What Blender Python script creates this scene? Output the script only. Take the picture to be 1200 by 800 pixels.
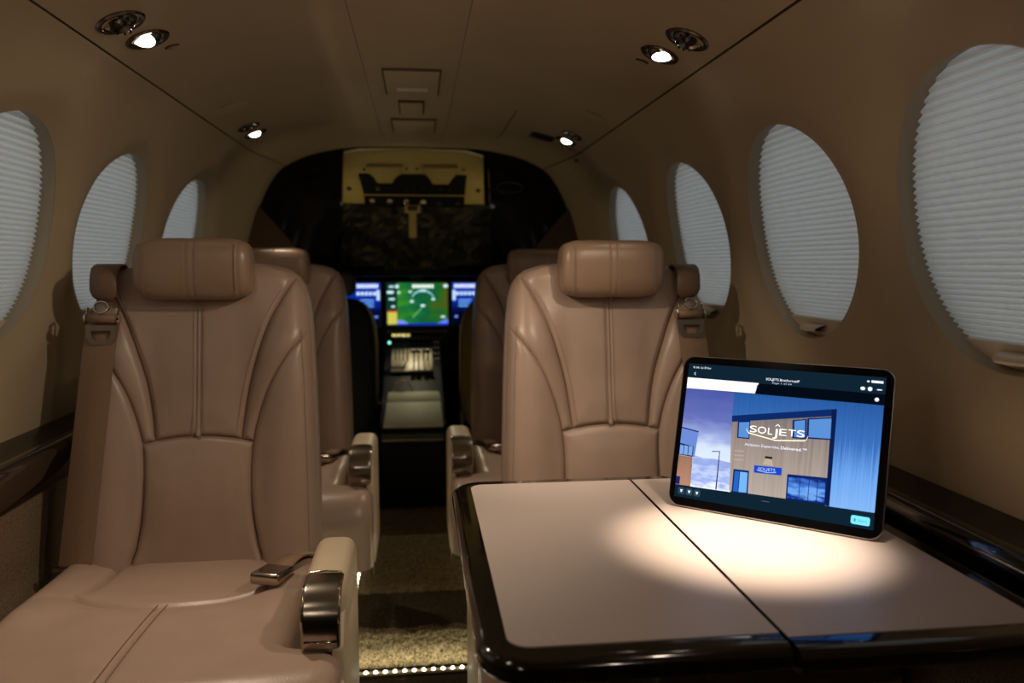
import bpy, bmesh, math, random
from mathutils import Vector, Matrix
random.seed(7)
R_ = math.radians
scn = bpy.context.scene
for o in list(bpy.data.objects):
    bpy.data.objects.remove(o)
COL = scn.collection

# ------------------------------------------------------------------ camera
cam_d = bpy.data.cameras.new('camera')
cam_d.sensor_width = 36.0
cam_d.lens = 27.6
cam_d.clip_start = 0.02
cam_d.dof.use_dof = True
cam_d.dof.focus_distance = 1.15
cam_d.dof.aperture_fstop = 3.6
cam = bpy.data.objects.new('camera', cam_d)
COL.objects.link(cam)
cam.location = (0, 0, 1.02)
cam.rotation_euler = (R_(90 - 5.548), 0, R_(-6.818))
scn.camera = cam

# ------------------------------------------------------------------ world + exposure
w = bpy.data.worlds.new('world')
scn.world = w
w.use_nodes = True
w.node_tree.nodes['Background'].inputs[0].default_value = (0.54, 0.585, 0.61, 1)   # dusk light outside the shaded windows
w.node_tree.nodes['Background'].inputs[1].default_value = 0.86
vs = scn.view_settings
vs.view_transform = 'Standard'
vs.look = 'None'
vs.exposure = -0.06
vs.gamma = 1.0
vs.use_curve_mapping = False

WARM = (1.0, 0.82, 0.61)
LAMP_W = 7.0          # watts of one reading lamp


# ------------------------------------------------------------------ materials
def mat(name, col, rough=0.5, metal=0.0, spec=0.5, coat=0.0, noise=0.0, nscale=40.0, bump=0.0, bscale=300.0,
        col2=None, emit=None, estr=0.0, sheen=0.0, detail=3.0):
    m = bpy.data.materials.new(name)
    m.use_nodes = True
    nt = m.node_tree
    b = nt.nodes['Principled BSDF']
    b.inputs['Base Color'].default_value = (*col, 1)
    b.inputs['Roughness'].default_value = rough
    b.inputs['Metallic'].default_value = metal
    b.inputs['Specular IOR Level'].default_value = spec
    b.inputs['Coat Weight'].default_value = coat
    b.inputs['Coat Roughness'].default_value = 0.04
    b.inputs['Sheen Weight'].default_value = sheen
    if emit:
        b.inputs['Emission Color'].default_value = (*emit, 1)
        b.inputs['Emission Strength'].default_value = estr
    tc = nt.nodes.new('ShaderNodeTexCoord')
    if noise or col2:
        n = nt.nodes.new('ShaderNodeTexNoise')
        n.inputs['Scale'].default_value = nscale
        n.inputs['Detail'].default_value = detail
        nt.links.new(tc.outputs['Object'], n.inputs['Vector'])
        r = nt.nodes.new('ShaderNodeValToRGB')
        c2 = col2 or tuple(c * (1 - noise) for c in col)
        r.color_ramp.elements[0].position = 0.35
        r.color_ramp.elements[1].position = 0.65
        r.color_ramp.elements[0].color = (*c2, 1)
        r.color_ramp.elements[1].color = (*col, 1)
        nt.links.new(n.outputs['Fac'], r.inputs['Fac'])
        nt.links.new(r.outputs['Color'], b.inputs['Base Color'])
    if bump:
        n2 = nt.nodes.new('ShaderNodeTexNoise')
        n2.inputs['Scale'].default_value = bscale
        n2.inputs['Detail'].default_value = 4
        nt.links.new(tc.outputs['Object'], n2.inputs['Vector'])
        bp = nt.nodes.new('ShaderNodeBump')
        bp.inputs['Strength'].default_value = bump
        bp.inputs['Distance'].default_value = 0.002
        nt.links.new(n2.outputs['Fac'], bp.inputs['Height'])
        nt.links.new(bp.outputs['Normal'], b.inputs['Normal'])
    return m


def emis(name, col, s):
    m = bpy.data.materials.new(name)
    m.use_nodes = True
    nt = m.node_tree
    nt.nodes.remove(nt.nodes['Principled BSDF'])
    e = nt.nodes.new('ShaderNodeEmission')
    e.inputs[0].default_value = (*col, 1)
    e.inputs[1].default_value = s
    nt.links.new(e.outputs[0], nt.nodes['Material Output'].inputs[0])
    return m


M = {}
M['lining'] = mat('ivory_lining', (0.42, 0.33, 0.215), 0.72, spec=0.25, noise=0.05, nscale=6, bump=0.10, bscale=500)
M['reveal'] = mat('window_reveal_grey', (0.34, 0.29, 0.22), 0.7, spec=0.3)
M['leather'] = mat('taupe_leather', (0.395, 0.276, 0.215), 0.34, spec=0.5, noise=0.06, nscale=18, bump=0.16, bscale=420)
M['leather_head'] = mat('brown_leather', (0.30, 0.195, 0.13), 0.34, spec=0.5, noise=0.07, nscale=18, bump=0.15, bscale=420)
M['leather_dark'] = mat('dark_brown_leather', (0.17, 0.10, 0.06), 0.42, spec=0.4, noise=0.2, nscale=60, bump=0.2, bscale=420)
M['leather_arm'] = mat('cream_leather', (0.55, 0.44, 0.31), 0.42, spec=0.45, noise=0.04, nscale=18, bump=0.12, bscale=420)
M['thread'] = mat('brown_thread', (0.29, 0.20, 0.15), 0.7, noise=0.1)
M['webbing'] = mat('belt_webbing', (0.27, 0.165, 0.10), 0.5, noise=0.08, nscale=150, bump=0.3, bscale=700)
M['dark_metal'] = mat('smoked_chrome', (0.42, 0.37, 0.32), 0.20, metal=1.0, noise=0.05)
M['gunmetal'] = mat('gunmetal', (0.17, 0.14, 0.115), 0.2, metal=1.0, noise=0.1)
M['gap'] = mat('brown_shadow_gap', (0.10, 0.075, 0.05), 0.8, noise=0.1)
M['chrome'] = mat('chrome', (0.62, 0.55, 0.45), 0.12, metal=1.0, noise=0.03)
M['tongue'] = mat('dull_steel', (0.30, 0.26, 0.22), 0.42, metal=0.85, noise=0.08)
M['gloss_wood'] = mat('piano_dark_wood', (0.011, 0.0065, 0.004), 0.12, spec=0.5, coat=1.0, noise=0.5, nscale=9)
M['veneer'] = mat('dark_veneer', (0.013, 0.0085, 0.0055), 0.3, spec=0.4, coat=0.25, noise=0.5, nscale=14)
M['laminate'] = mat('blush_laminate', (0.64, 0.53, 0.485), 0.42, spec=0.4, noise=0.03, nscale=5)
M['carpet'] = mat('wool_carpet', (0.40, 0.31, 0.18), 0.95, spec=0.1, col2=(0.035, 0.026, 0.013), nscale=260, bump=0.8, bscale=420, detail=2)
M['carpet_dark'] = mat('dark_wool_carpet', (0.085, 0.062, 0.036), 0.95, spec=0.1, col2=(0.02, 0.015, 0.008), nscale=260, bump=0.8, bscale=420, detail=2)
M['fabric_wall'] = mat('wool_wall_fabric', (0.30, 0.22, 0.14), 0.95, spec=0.1, col2=(0.16, 0.115, 0.07), nscale=330, bump=0.5, bscale=420)
M['seam'] = mat('seam_shadow_gap', (0.012, 0.009, 0.006), 0.9, noise=0.1)
M['base'] = mat('dark_seat_base', (0.03, 0.025, 0.02), 0.6, noise=0.2)
M['black'] = mat('black_cockpit', (0.006, 0.006, 0.006), 0.6, spec=0.2, noise=0.3)
M['gloss_black'] = mat('polished_black_acrylic', (0.002, 0.002, 0.002), 0.035, spec=0.35, noise=0.2)
M['part_brown'] = mat('brown_partition', (0.09, 0.052, 0.027), 0.65, spec=0.2, noise=0.1)
M['head_beige'] = mat('cockpit_headliner', (0.42, 0.33, 0.13), 0.7, spec=0.2, noise=0.08)
M['crew_skin'] = mat('sheepskin', (0.20, 0.13, 0.05), 0.95, spec=0.1, noise=0.4, nscale=120, bump=0.9, bscale=160)
M['grey_cover'] = mat('pale_grey_vinyl', (0.66, 0.66, 0.50), 0.6, spec=0.3, noise=0.06, nscale=60)
M['knob'] = mat('knob_black', (0.015, 0.015, 0.015), 0.3, noise=0.2)
M['ivory'] = mat('ivory_plastic', (0.62, 0.53, 0.40), 0.4, noise=0.03)
M['alu'] = mat('space_grey_aluminium', (0.34, 0.33, 0.33), 0.3, metal=1.0, noise=0.03)
M['bezel'] = mat('black_glass', (0.003, 0.003, 0.004), 0.08, spec=0.5, noise=0.1)
M['foil'] = mat('crinkled_sunshade', (0.05, 0.045, 0.03), 0.42, metal=0.6, noise=0.3, nscale=30)
M['lens_on'] = emis('lit_lens', (1.0, 0.92, 0.82), 12.0)
M['led'] = emis('led_bead', (1.0, 0.93, 0.66), 16.0)


def shade_material():
    m = bpy.data.materials.new('pleated_shade_fabric')
    m.use_nodes = True
    nt = m.node_tree
    nt.nodes.remove(nt.nodes['Principled BSDF'])
    tc = nt.nodes.new('ShaderNodeTexCoord')
    n = nt.nodes.new('ShaderNodeTexNoise')
    n.inputs['Scale'].default_value = 90
    nt.links.new(tc.outputs['Object'], n.inputs['Vector'])
    r = nt.nodes.new('ShaderNodeValToRGB')
    r.color_ramp.elements[0].color = (0.72, 0.73, 0.72, 1)
    r.color_ramp.elements[1].color = (0.80, 0.81, 0.80, 1)
    nt.links.new(n.outputs['Fac'], r.inputs['Fac'])
    d = nt.nodes.new('ShaderNodeBsdfDiffuse')
    t = nt.nodes.new('ShaderNodeBsdfTranslucent')
    nt.links.new(r.outputs['Color'], d.inputs['Color'])
    nt.links.new(r.outputs['Color'], t.inputs['Color'])
    mx = nt.nodes.new('ShaderNodeMixShader')
    mx.inputs[0].default_value = 0.5
    nt.links.new(d.outputs[0], mx.inputs[1])
    nt.links.new(t.outputs[0], mx.inputs[2])
    nt.links.new(mx.outputs[0], nt.nodes['Material Output'].inputs[0])
    return m


M['shade'] = shade_material()


# ------------------------------------------------------------------ mesh helpers
def link(name, me, m, parent=None, smooth=True, recalc=True):
    if recalc:
        bm = bmesh.new()
        bm.from_mesh(me)
        bmesh.ops.recalc_face_normals(bm, faces=bm.faces[:])
        bm.to_mesh(me)
        bm.free()
    if m is not None and not me.materials:
        me.materials.append(M[m] if isinstance(m, str) else m)
    if smooth:
        me.polygons.foreach_set('use_smooth', [True] * len(me.polygons))
    o = bpy.data.objects.new(name, me)
    COL.objects.link(o)
    o.parent = parent
    return o


def mk(name, vs_, fs, m, parent=None, smooth=True, recalc=True):
    me = bpy.data.meshes.new(name)
    me.from_pydata([tuple(v) for v in vs_], [], fs)
    me.update()
    return link(name, me, m, parent, smooth, recalc)


def sharp(o, ang=35):
    """smooth shading with hard edges kept where faces meet at more than ang"""
    bm = bmesh.new()
    bm.from_mesh(o.data)
    a = R_(ang)
    for e in bm.edges:
        if len(e.link_faces) == 2 and e.calc_face_angle(0) > a:
            e.smooth = False
    bm.to_mesh(o.data)
    bm.free()
    return o


def box_bm(bm, c, d, bev=0.0, seg=3, mat4=None):
    r = bmesh.ops.create_cube(bm, size=1.0)
    vs_ = r['verts']
    bmesh.ops.scale(bm, vec=d, verts=vs_)
    bmesh.ops.translate(bm, vec=c, verts=vs_)
    if mat4 is not None:
        bmesh.ops.transform(bm, matrix=mat4, verts=vs_)
    if bev > 0:
        es = list({e for v in vs_ for e in v.link_edges})
        bmesh.ops.bevel(bm, geom=es, offset=bev, offset_type='OFFSET', segments=seg, profile=0.5, affect='EDGES')


def box(name, c, d, m, parent=None, bev=0.0, seg=3, mat4=None):
    bm = bmesh.new()
    box_bm(bm, c, d, bev, seg, mat4)
    me = bpy.data.meshes.new(name)
    bm.to_mesh(me)
    bm.free()
    o = link(name, me, m, parent)
    return sharp(o, 40)


def lathe(name, prof, m, parent=None, n=28, mat4=None, cap=False):
    """profile [(r, h)] spun about local z"""
    vs_, fs = [], []
    for r, h in prof:
        for i in range(n):
            a = 2 * math.pi * i / n
            vs_.append(Vector((r * math.cos(a), r * math.sin(a), h)))
    for k in range(len(prof) - 1):
        for i in range(n):
            j = (i + 1) % n
            fs.append((k * n + i, k * n + j, (k + 1) * n + j, (k + 1) * n + i))
    if cap:
        fs.append(tuple(range((len(prof) - 1) * n, len(prof) * n)))
    if mat4 is not None:
        vs_ = [mat4 @ v for v in vs_]
    return sharp(mk(name, vs_, fs, m, parent), 40)


def tube(name, pts, r, m, parent=None, n=8, closed=False):
    pts = [Vector(p) for p in pts]
    vs_, fs = [], []
    L = len(pts)
    for i, p in enumerate(pts):
        a = pts[(i - 1) % L] if (closed or i > 0) else p
        b = pts[(i + 1) % L] if (closed or i < L - 1) else p
        t = (b - a).normalized()
        up = Vector((0, 0, 1)) if abs(t.z) < 0.9 else Vector((1, 0, 0))
        u = t.cross(up).normalized()
        v = t.cross(u)
        for k in range(n):
            an = 2 * math.pi * k / n
            vs_.append(p + u * (r * math.cos(an)) + v * (r * math.sin(an)))
    for i in range(L if closed else L - 1):
        for k in range(n):
            i2 = (i + 1) % L
            fs.append((i * n + k, i * n + (k + 1) % n, i2 * n + (k + 1) % n, i2 * n + k))
    if not closed:
        fs.append(tuple(range(n)))
        fs.append(tuple(range((L - 1) * n, L * n)))
    return mk(name, vs_, fs, m, parent)


def prism(name, poly, axis_pt, th, m, parent=None, bev=0.0):
    """poly: list of 3-D points (planar), extruded by vector th"""
    bm = bmesh.new()
    vs_ = [bm.verts.new(p) for p in poly]
    f = bm.faces.new(vs_)
    r = bmesh.ops.extrude_face_region(bm, geom=[f])
    nv = [g for g in r['geom'] if isinstance(g, bmesh.types.BMVert)]
    bmesh.ops.translate(bm, vec=th, verts=nv)
    if bev:
        bmesh.ops.bevel(bm, geom=bm.edges[:], offset=bev, offset_type='OFFSET', segments=2, profile=0.5, affect='EDGES')
    me = bpy.data.meshes.new(name)
    bm.to_mesh(me)
    bm.free()
    return sharp(link(name, me, m, parent), 40)


def thing(name, label, cat, loc=(0, 0, 0), group=None):
    o = bpy.data.objects.new(name, None)
    o.empty_display_size = 0.05
    COL.objects.link(o)
    o.location = loc
    o['label'] = label
    o['category'] = cat
    if group:
        o['group'] = group
    return o


def struct(o, label=None):
    o['kind'] = 'structure'
    if label:
        o['label'] = label
    return o


def sm(a, b, x):
    t = max(0.0, min(1.0, (x - a) / (b - a)))
    return t * t * (3 - 2 * t)


def interp(tab, x):
    if x <= tab[0][0]:
        return tab[0][1]
    for (x0, y0), (x1, y1) in zip(tab, tab[1:]):
        if x <= x1:
            return y0 + (y1 - y0) * (x - x0) / (x1 - x0)
    return tab[-1][1]


def smooth_tab(tab, n=60):
    """Catmull-Rom resample of a table"""
    out = []
    P = [tab[0]] + list(tab) + [tab[-1]]
    for i in range(1, len(P) - 2):
        p0, p1, p2, p3 = P[i - 1], P[i], P[i + 1], P[i + 2]
        for k in range(8):
            t = k / 8
            q = []
            for c in range(2):
                q.append(0.5 * (2 * p1[c] + (-p0[c] + p2[c]) * t + (2 * p0[c] - 5 * p1[c] + 4 * p2[c] - p3[c]) * t * t +
                                (-p0[c] + 3 * p1[c] - 3 * p2[c] + p3[c]) * t ** 3))
            out.append(tuple(q))
    out.append(tuple(tab[-1]))
    return out


# ------------------------------------------------------------------ cabin cross-section
PROF = smooth_tab([(0, 1.440), (0.12, 1.439), (0.25, 1.434), (0.40, 1.407), (0.50, 1.365), (0.546, 1.322), (0.586, 1.255),
                   (0.622, 1.168), (0.650, 1.062), (0.675, 0.89), (0.690, 0.75), (0.700, 0.60), (0.700, 0.40), (0.685, 0.15), (0.66, -0.02)])
ARC = [0.0]
for p_, q_ in zip(PROF, PROF[1:]):
    ARC.append(ARC[-1] + math.dist(p_, q_))
S_X = [(a, p[0]) for a, p in zip(ARC, PROF)]
S_Z = [(a, p[1]) for a, p in zip(ARC, PROF)]


def s_at(x=None, z=None):
    for (a, p), (b, q) in zip(zip(ARC, PROF), zip(ARC[1:], PROF[1:])):
        if x is not None and p[0] <= x <= q[0]:
            return a + (b - a) * (x - p[0]) / max(1e-9, q[0] - p[0])
        if z is not None and p[1] >= z >= q[1]:
            return a + (b - a) * (p[1] - z) / max(1e-9, p[1] - q[1])


def W(s, y, dep=0.0):
    """signed arc length s from the crown (+ = right), station y, depth outwards"""
    sg = 1 if s >= 0 else -1
    a = abs(s)
    x, z = interp(S_X, a), interp(S_Z, a)
    e = 0.012
    dx, dz = interp(S_X, a + e) - interp(S_X, max(0, a - e)), interp(S_Z, a + e) - interp(S_Z, max(0, a - e))
    l = math.hypot(dx, dz)
    nx, nz = -dz / l, dx / l
    k = 1 - 0.085 * sm(2.45, 2.87, y)
    return Vector((sg * (x + nx * dep) * k, y, z + nz * dep))


def Wn(s, y):
    return (W(s, y, -0.01) - W(s, y, 0)).normalized()       # into the cabin


Y0, Y1 = -1.15, 2.878
S_SEAM = s_at(x=0.50)
S_LEDGE = s_at(z=0.720)
S_WIN = s_at(z=1.25) * 0.5 + s_at(z=0.888) * 0.5
WR = 0.188
WINS = {1: [0.845, 1.33, 1.83, 2.41], -1: [0.86, 1.355, 1.83, 2.345]}


def lining(name, s0, s1, y0, y1, ns, ny, m, parent=None, edge=0.009):
    vs_, fs = [], []
    S = [s0] + [s0 + (s1 - s0) * i / ns for i in range(ns + 1)] + [s1]
    for i, s in enumerate(S):
        d = edge if i in (0, len(S) - 1) else 0
        for j in range(ny + 1):
            vs_.append(W(s, y0 + (y1 - y0) * j / ny, d))
    n = ny + 1
    for i in range(len(S) - 1):
        for j in range(ny):
            fs.append((i * n + j, i * n + j + 1, (i + 1) * n + j + 1, (i + 1) * n + j))
    return sharp(mk(name, vs_, fs, m, parent), 50)


# ceiling: three lining panels with dark shadow gaps between them
ceil = struct(lining('ceiling', -0.1092, 0.0908, Y0, Y1, 8, 60, 'lining'), 'ivory centre strip of the cabin ceiling')
for sa, sb in ((-S_SEAM + 0.0022, -0.1104), (0.0920, S_SEAM - 0.0022)):
    lining('ceiling_panel', sa, sb, Y0, Y1, 24, 60, 'lining', ceil)
k = 1
for sc in (-S_SEAM, S_SEAM, -0.1098, 0.0914):
    vs_, fs = [], []
    for j in range(61):
        y = Y0 + (Y1 - Y0) * j / 60
        vs_ += [W(sc - 0.012, y, 0.0085 if k < 3 else 0.003), W(sc + 0.012, y, 0.0085 if k < 3 else 0.003)]
    for j in range(60):
        fs.append((2 * j, 2 * j + 1, 2 * j + 3, 2 * j + 2))
    struct(mk('trim_%d' % k, vs_, fs, 'seam' if k < 3 else 'reveal'), 'dark shadow gap strip between ceiling panels')
    k += 1


# walls with flared round window openings
def flare(d):
    return 0.026 * (1 - sm(WR - 0.02, WR + 0.068, d)) ** 1.4


def make_wall(sg, name):
    ds, dy = 0.0105, 0.0115
    ns, ny = int((S_LEDGE + 0.02 - S_SEAM) / ds), int((Y1 - Y0) / dy)
    n = ny + 1
    P, D, C = [], [], []
    for i in range(-1, ns + 1):
        for j in range(n):
            s = S_SEAM + 0.0022 + ds * max(i, 0)
            y = Y0 + (Y1 - Y0) * j / ny
            d, yc = min((math.hypot(s - S_WIN, y - c), c) for c in WINS[sg])
            P.append([s, y])
            D.append(d)
            C.append(yc)

    def snap(t):
        f = WR / max(D[t], 1e-6)
        P[t] = [S_WIN + (P[t][0] - S_WIN) * f, C[t] + (P[t][1] - C[t]) * f]
        D[t] = WR
    for t in range(len(P)):
        if abs(D[t] - WR) < 0.0042:
            snap(t)
    fs = []
    for i in range(ns + 1):
        for j in range(ny):
            q = (i * n + j, i * n + j + 1, (i + 1) * n + j + 1, (i + 1) * n + j)
            if all(D[t] <= WR + 1e-6 for t in q):
                continue
            fs.append(q)
    for q in fs:
        for t in q:
            if D[t] < WR - 1e-6:
                snap(t)
    vs_ = [W(sg * p[0], p[1], 0.009 if t < n else flare(max(D[t], WR))) for t, p in enumerate(P)]
    o = mk(name, vs_, fs, 'lining')
    bm = bmesh.new()
    bm.from_mesh(o.data)
    bmesh.ops.delete(bm, geom=[v for v in bm.verts if not v.link_faces], context='VERTS')
    bm.to_mesh(o.data)
    bm.free()
    return sharp(struct(o), 60)


wall_r = make_wall(1, 'wall_right')
wall_r['label'] = 'ivory right cabin sidewall lining with round window openings'
wall_l = make_wall(-1, 'wall_left')
wall_l['label'] = 'ivory left cabin sidewall lining with round window openings'
for sg, wl in ((1, wall_r), (-1, wall_l)):
    vs_, fs = [], []
    SS = [S_LEDGE + (ARC[-1] - 0.03 - S_LEDGE) * i / 14 for i in range(15)]
    for s in SS:
        for j in range(41):
            vs_.append(W(sg * s, Y0 + (Y1 - Y0) * j / 40, -0.022))
    for i in range(14):
        for j in range(40):
            fs.append((i * 41 + j, i * 41 + j + 1, (i + 1) * 41 + j + 1, (i + 1) * 41 + j))
    mk('lower_wall_panel', vs_, fs, 'fabric_wall', wl)

# window reveals and pleated shades
ORD = {(1, 0): 'beside the standing tablet, by the table edge', (1, 1): 'above the standing tablet', (1, 2): 'beside the seat behind the table',
       (1, 3): 'beside the forward seat near the dark partition'}
wn = 1
for sg in (1, -1):
    for wi, yc in enumerate(WINS[sg]):
        n = 72
        vs_, fs = [], []
        rings = [(WR + 0.001, flare(WR) - 0.0002), (WR - 0.0015, flare(WR) + 0.006), (WR - 0.0030, flare(WR) + 0.014), (WR - 0.004, 0.072), (WR + 0.012, 0.072)]
        for r, d in rings:
            for i in range(n):
                a = 2 * math.pi * i / n
                vs_.append(W(sg * (S_WIN + r * math.cos(a)), yc + r * math.sin(a), d))
        for q in range(len(rings) - 1):
            for i in range(n):
                j = (i + 1) % n
                fs.append((q * n + i, q * n + j, (q + 1) * n + j, (q + 1) * n + i))
        side = 'right' if sg > 0 else 'left'
        struct(mk('window_%d' % wn, vs_, fs, 'reveal'), 'round recessed window frame in the cabin wall')
        wn += 1
        where = {(1, 0): 'in the round window beside the standing tablet and the side ledge',
                 (1, 1): 'in the round window right behind the standing tablet',
                 (1, 2): 'in the window beside the shoulder belt of the table seat',
                 (1, 3): 'in the far window above the headrest of the table seat',
                 (-1, 0): 'in the aft round window of the wall across from the tablet',
                 (-1, 1): 'in the window across the aisle, aft of the seat without table',
                 (-1, 2): 'in the window beside the shoulder belt of the tableless seat',
                 (-1, 3): 'in the far window behind the headrest of the tableless seat'}[(sg, wi)]
        sh = thing('window_shade', 'closed white pleated shade ' + where, 'window shade',
                   W(sg * S_WIN, yc, 0.04), 'pleated window shades')
        base = Vector(sh.location)
        vs_, fs = [], []
        rows = []
        a = -WR + 0.004
        kx = 0
        while a < WR * 0.84:
            rows.append(a)
            t = (a + WR) / (2 * WR)
            a += 0.0056 - 0.0024 * t
            kx += 1
        for q, a in enumerate(rows):
            hw = math.sqrt(max(1e-6, (WR + 0.002) ** 2 - a * a))
            d = 0.0420 if q % 2 else 0.0480
            for u in (-1, -0.5, 0, 0.5, 1):
                vs_.append(W(sg * (S_WIN + a), yc + u * hw, d) - base)
        for q in range(len(rows) - 1):
            for u in range(4):
                fs.append((q * 5 + u, q * 5 + u + 1, q * 5 + u + 6, q * 5 + u + 5))
        pf = mk('pleated_fabric', vs_, fs, 'shade', sh, smooth=False)
        # bottom rail and pull tab
        vs_, fs = [], []
        a0, a1 = rows[-1] - 0.001, WR * 0.997
        for a, d in ((a0, 0.049), (a0, 0.039), (a1, 0.039), (a1, 0.049)):
            hw = math.sqrt(max(1e-6, (WR + 0.002) ** 2 - a * a))
            for u in range(9):
                vs_.append(W(sg * (S_WIN + a), yc + (u / 4 - 1) * hw, d) - base)
        for q in range(4):
            for u in range(8):
                q2 = (q + 1) % 4
                fs.append((q * 9 + u, q * 9 + u + 1, q2 * 9 + u + 1, q2 * 9 + u))
        sharp(mk('bottom_rail', vs_, fs, 'ivory', sh), 30)
        vs_, fs = [], []
        for a, d, hh in ((a0 + 0.008, 0.039, 0.034), (a0 + 0.010, 0.023, 0.033), (a0 + 0.014, 0.013, 0.027), (a0 + 0.019, 0.014, 0.027), (a0 + 0.021, 0.039, 0.034)):
            for u in range(9):
                x = u / 4 - 1
                vs_.append(W(sg * (S_WIN + a), yc + x * hh, d + 0.006 * x ** 4) - base)
        for q in range(5):
            for u in range(8):
                q2 = (q + 1) % 5
                fs.append((q * 9 + u, q * 9 + u + 1, q2 * 9 + u + 1, q2 * 9 + u))
        mk('pull_tab', vs_, fs, 'ivory', sh)

# floor, step and end walls
STEP_Y, STEP_Z = 1.93, 0.10
fl = struct(box('floor', (0, (Y0 + STEP_Y) / 2, -0.02), (1.46, STEP_Y - Y0, 0.04), 'carpet_dark'), 'dark carpet floor of the rear cabin')
fl2 = struct(box('floor', (0, (STEP_Y + 4.1) / 2 + 0.01, 0.03), (1.46, 4.1 - STEP_Y - 0.02, 0.112), 'carpet_dark'), 'raised carpet floor past the lit step')


def carpet_grid(name, fn, nu, nv, m, parent, amp=0.0035):
    vs_, fs = [], []
    for i in range(nu + 1):
        for j in range(nv + 1):
            p = fn(i / nu, j / nv)
            vs_.append((p[0] + random.uniform(-1, 1) * 0.0015, p[1] + random.uniform(-1, 0.2) * amp, p[2] + random.uniform(-0.2, 1) * amp))
    for i in range(nu):
        for j in range(nv):
            fs.append((i * (nv + 1) + j, i * (nv + 1) + j + 1, (i + 1) * (nv + 1) + j + 1, (i + 1) * (nv + 1) + j))
    o = mk(name, vs_, fs, m, parent)
    o['kind'] = 'stuff'
    return o


def step_nose(u, v):
    x = -0.40 + 0.80 * u
    L = v * 0.33
    wav = 0.003 * math.sin(x * 31) + 0.002 * math.sin(x * 77 + 1)
    if L < 0.090:
        return (x, STEP_Y - 0.004, 0.004 + L + wav * L / 0.09)
    if L < 0.106:
        a = (L - 0.090) / 0.016 * math.pi / 2
        return (x, STEP_Y - 0.004 + 0.01 * (1 - math.cos(a)), 0.094 + 0.01 * math.sin(a) + wav)
    return (x, STEP_Y + 0.006 + (L - 0.106), 0.100)


def step_riser(u, v):
    return step_nose(u, v * 0.33)


def step_tread(u, v):
    return step_nose(u, 0.33 + v * 0.67)


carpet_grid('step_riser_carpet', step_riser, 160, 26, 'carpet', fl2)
carpet_grid('shaded_tread_carpet', step_tread, 130, 44, 'carpet_dark', fl2)  # darker carpet colour stands in for the shade on the tread
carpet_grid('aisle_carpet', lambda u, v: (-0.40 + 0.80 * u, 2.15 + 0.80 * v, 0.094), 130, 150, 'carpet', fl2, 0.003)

ab = struct(box('wall_back', (0, Y0 - 0.02, 0.72), (1.5, 0.04, 1.5), 'part_brown'), 'brown aft cabin bulkhead')

# side ledges: dark veneer top with a glossy rounded nose
for kk, sg in ((5, 1), (6, -1)):
    prof = [(0.700, 0.727), (0.668, 0.722), (0.648, 0.713)]
    for i in range(9):
        a = math.pi / 2 - math.pi * 0.62 * i / 8
        prof.append((0.644 - 0.017 * math.cos(a), 0.696 + 0.017 * math.sin(a)))
    prof += [(0.634, 0.660), (0.648, 0.632), (0.700, 0.628)]
    vs_, fs = [], []
    ny = 40
    for x, z in prof:
        for j in range(ny + 1):
            y = Y0 + (Y1 - Y0) * j / ny
            vs_.append((sg * x * (1 - 0.085 * sm(2.45, 2.87, y)), y, z))
    for i in range(len(prof) - 1):
        for j in range(ny):
            fs.append((i * (ny + 1) + j, i * (ny + 1) + j + 1, (i + 1) * (ny + 1) + j + 1, (i + 1) * (ny + 1) + j))
    tr = sharp(struct(mk('trim_%d' % kk, vs_, fs, 'gloss_wood'), 'dark glossy veneer side ledge below the windows'), 40)
    tr.data.materials.append(M['veneer'])
    for p in tr.data.polygons:
        if p.index < 2 * ny:
            p.material_index = 1


# ------------------------------------------------------------------ passenger seats
LEAN = lambda z: 0.085 * (z - 0.48) / 0.54
W_TAB = [(0.30, 0.214), (0.50, 0.2145), (0.62, 0.212), (0.80, 0.206), (0.90, 0.200), (0.957, 0.193), (0.980, 0.186), (0.998, 0.174), (1.010, 0.157),
         (1.0185, 0.130), (1.0230, 0.098), (1.0255, 0.055), (1.027, 0.0)]
A_TAB = smooth_tab([(0.66, 0.072), (0.702, 0.076), (0.783, 0.087), (0.846, 0.102), (0.925, 0.130), (0.989, 0.168), (1.03, 0.20)])
B_TAB = smooth_tab([(0.36, 0.128), (0.479, 0.116), (0.503, 0.109), (0.565, 0.098), (0.627, 0.0945), (0.689, 0.097), (0.736, 0.106), (0.798, 0.127), (0.853, 0.158), (0.890, 0.192), (0.92, 0.225)])
ZTOP = 1.027


def wb(z):
    return interp(W_TAB, z)


def roundoff(d, Rr):
    if d >= Rr:
        return 0.0
    d = max(d, 0.0)
    return Rr - math.sqrt(max(0.0, Rr * Rr - (Rr - d) ** 2))


def SB(x, z):
    ax = abs(x)
    y = LEAN(z)
    fade = 1 - sm(0.86, 0.99, z)
    y -= 0.026 * sm(0.07, 0.16, ax) * fade
    y -= 0.014 * math.exp(-((z - 0.60) / 0.10) ** 2) * (1 - sm(0.07, 0.12, ax))
    d = min(wb(z) - ax, (ZTOP - z) * 1.2)
    y += roundoff(d, 0.036)
    return y


def edge_off(d, puff=0.005, groove=0.010, wdt=0.010):
    return -groove * max(0.0, 1 - d / wdt) ** 2 + puff * min(1.0, d / 0.045) ** 0.8


def cosl(n):
    return [0.5 - 0.5 * math.cos(math.pi * i / n) for i in range(n + 1)]


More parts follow.
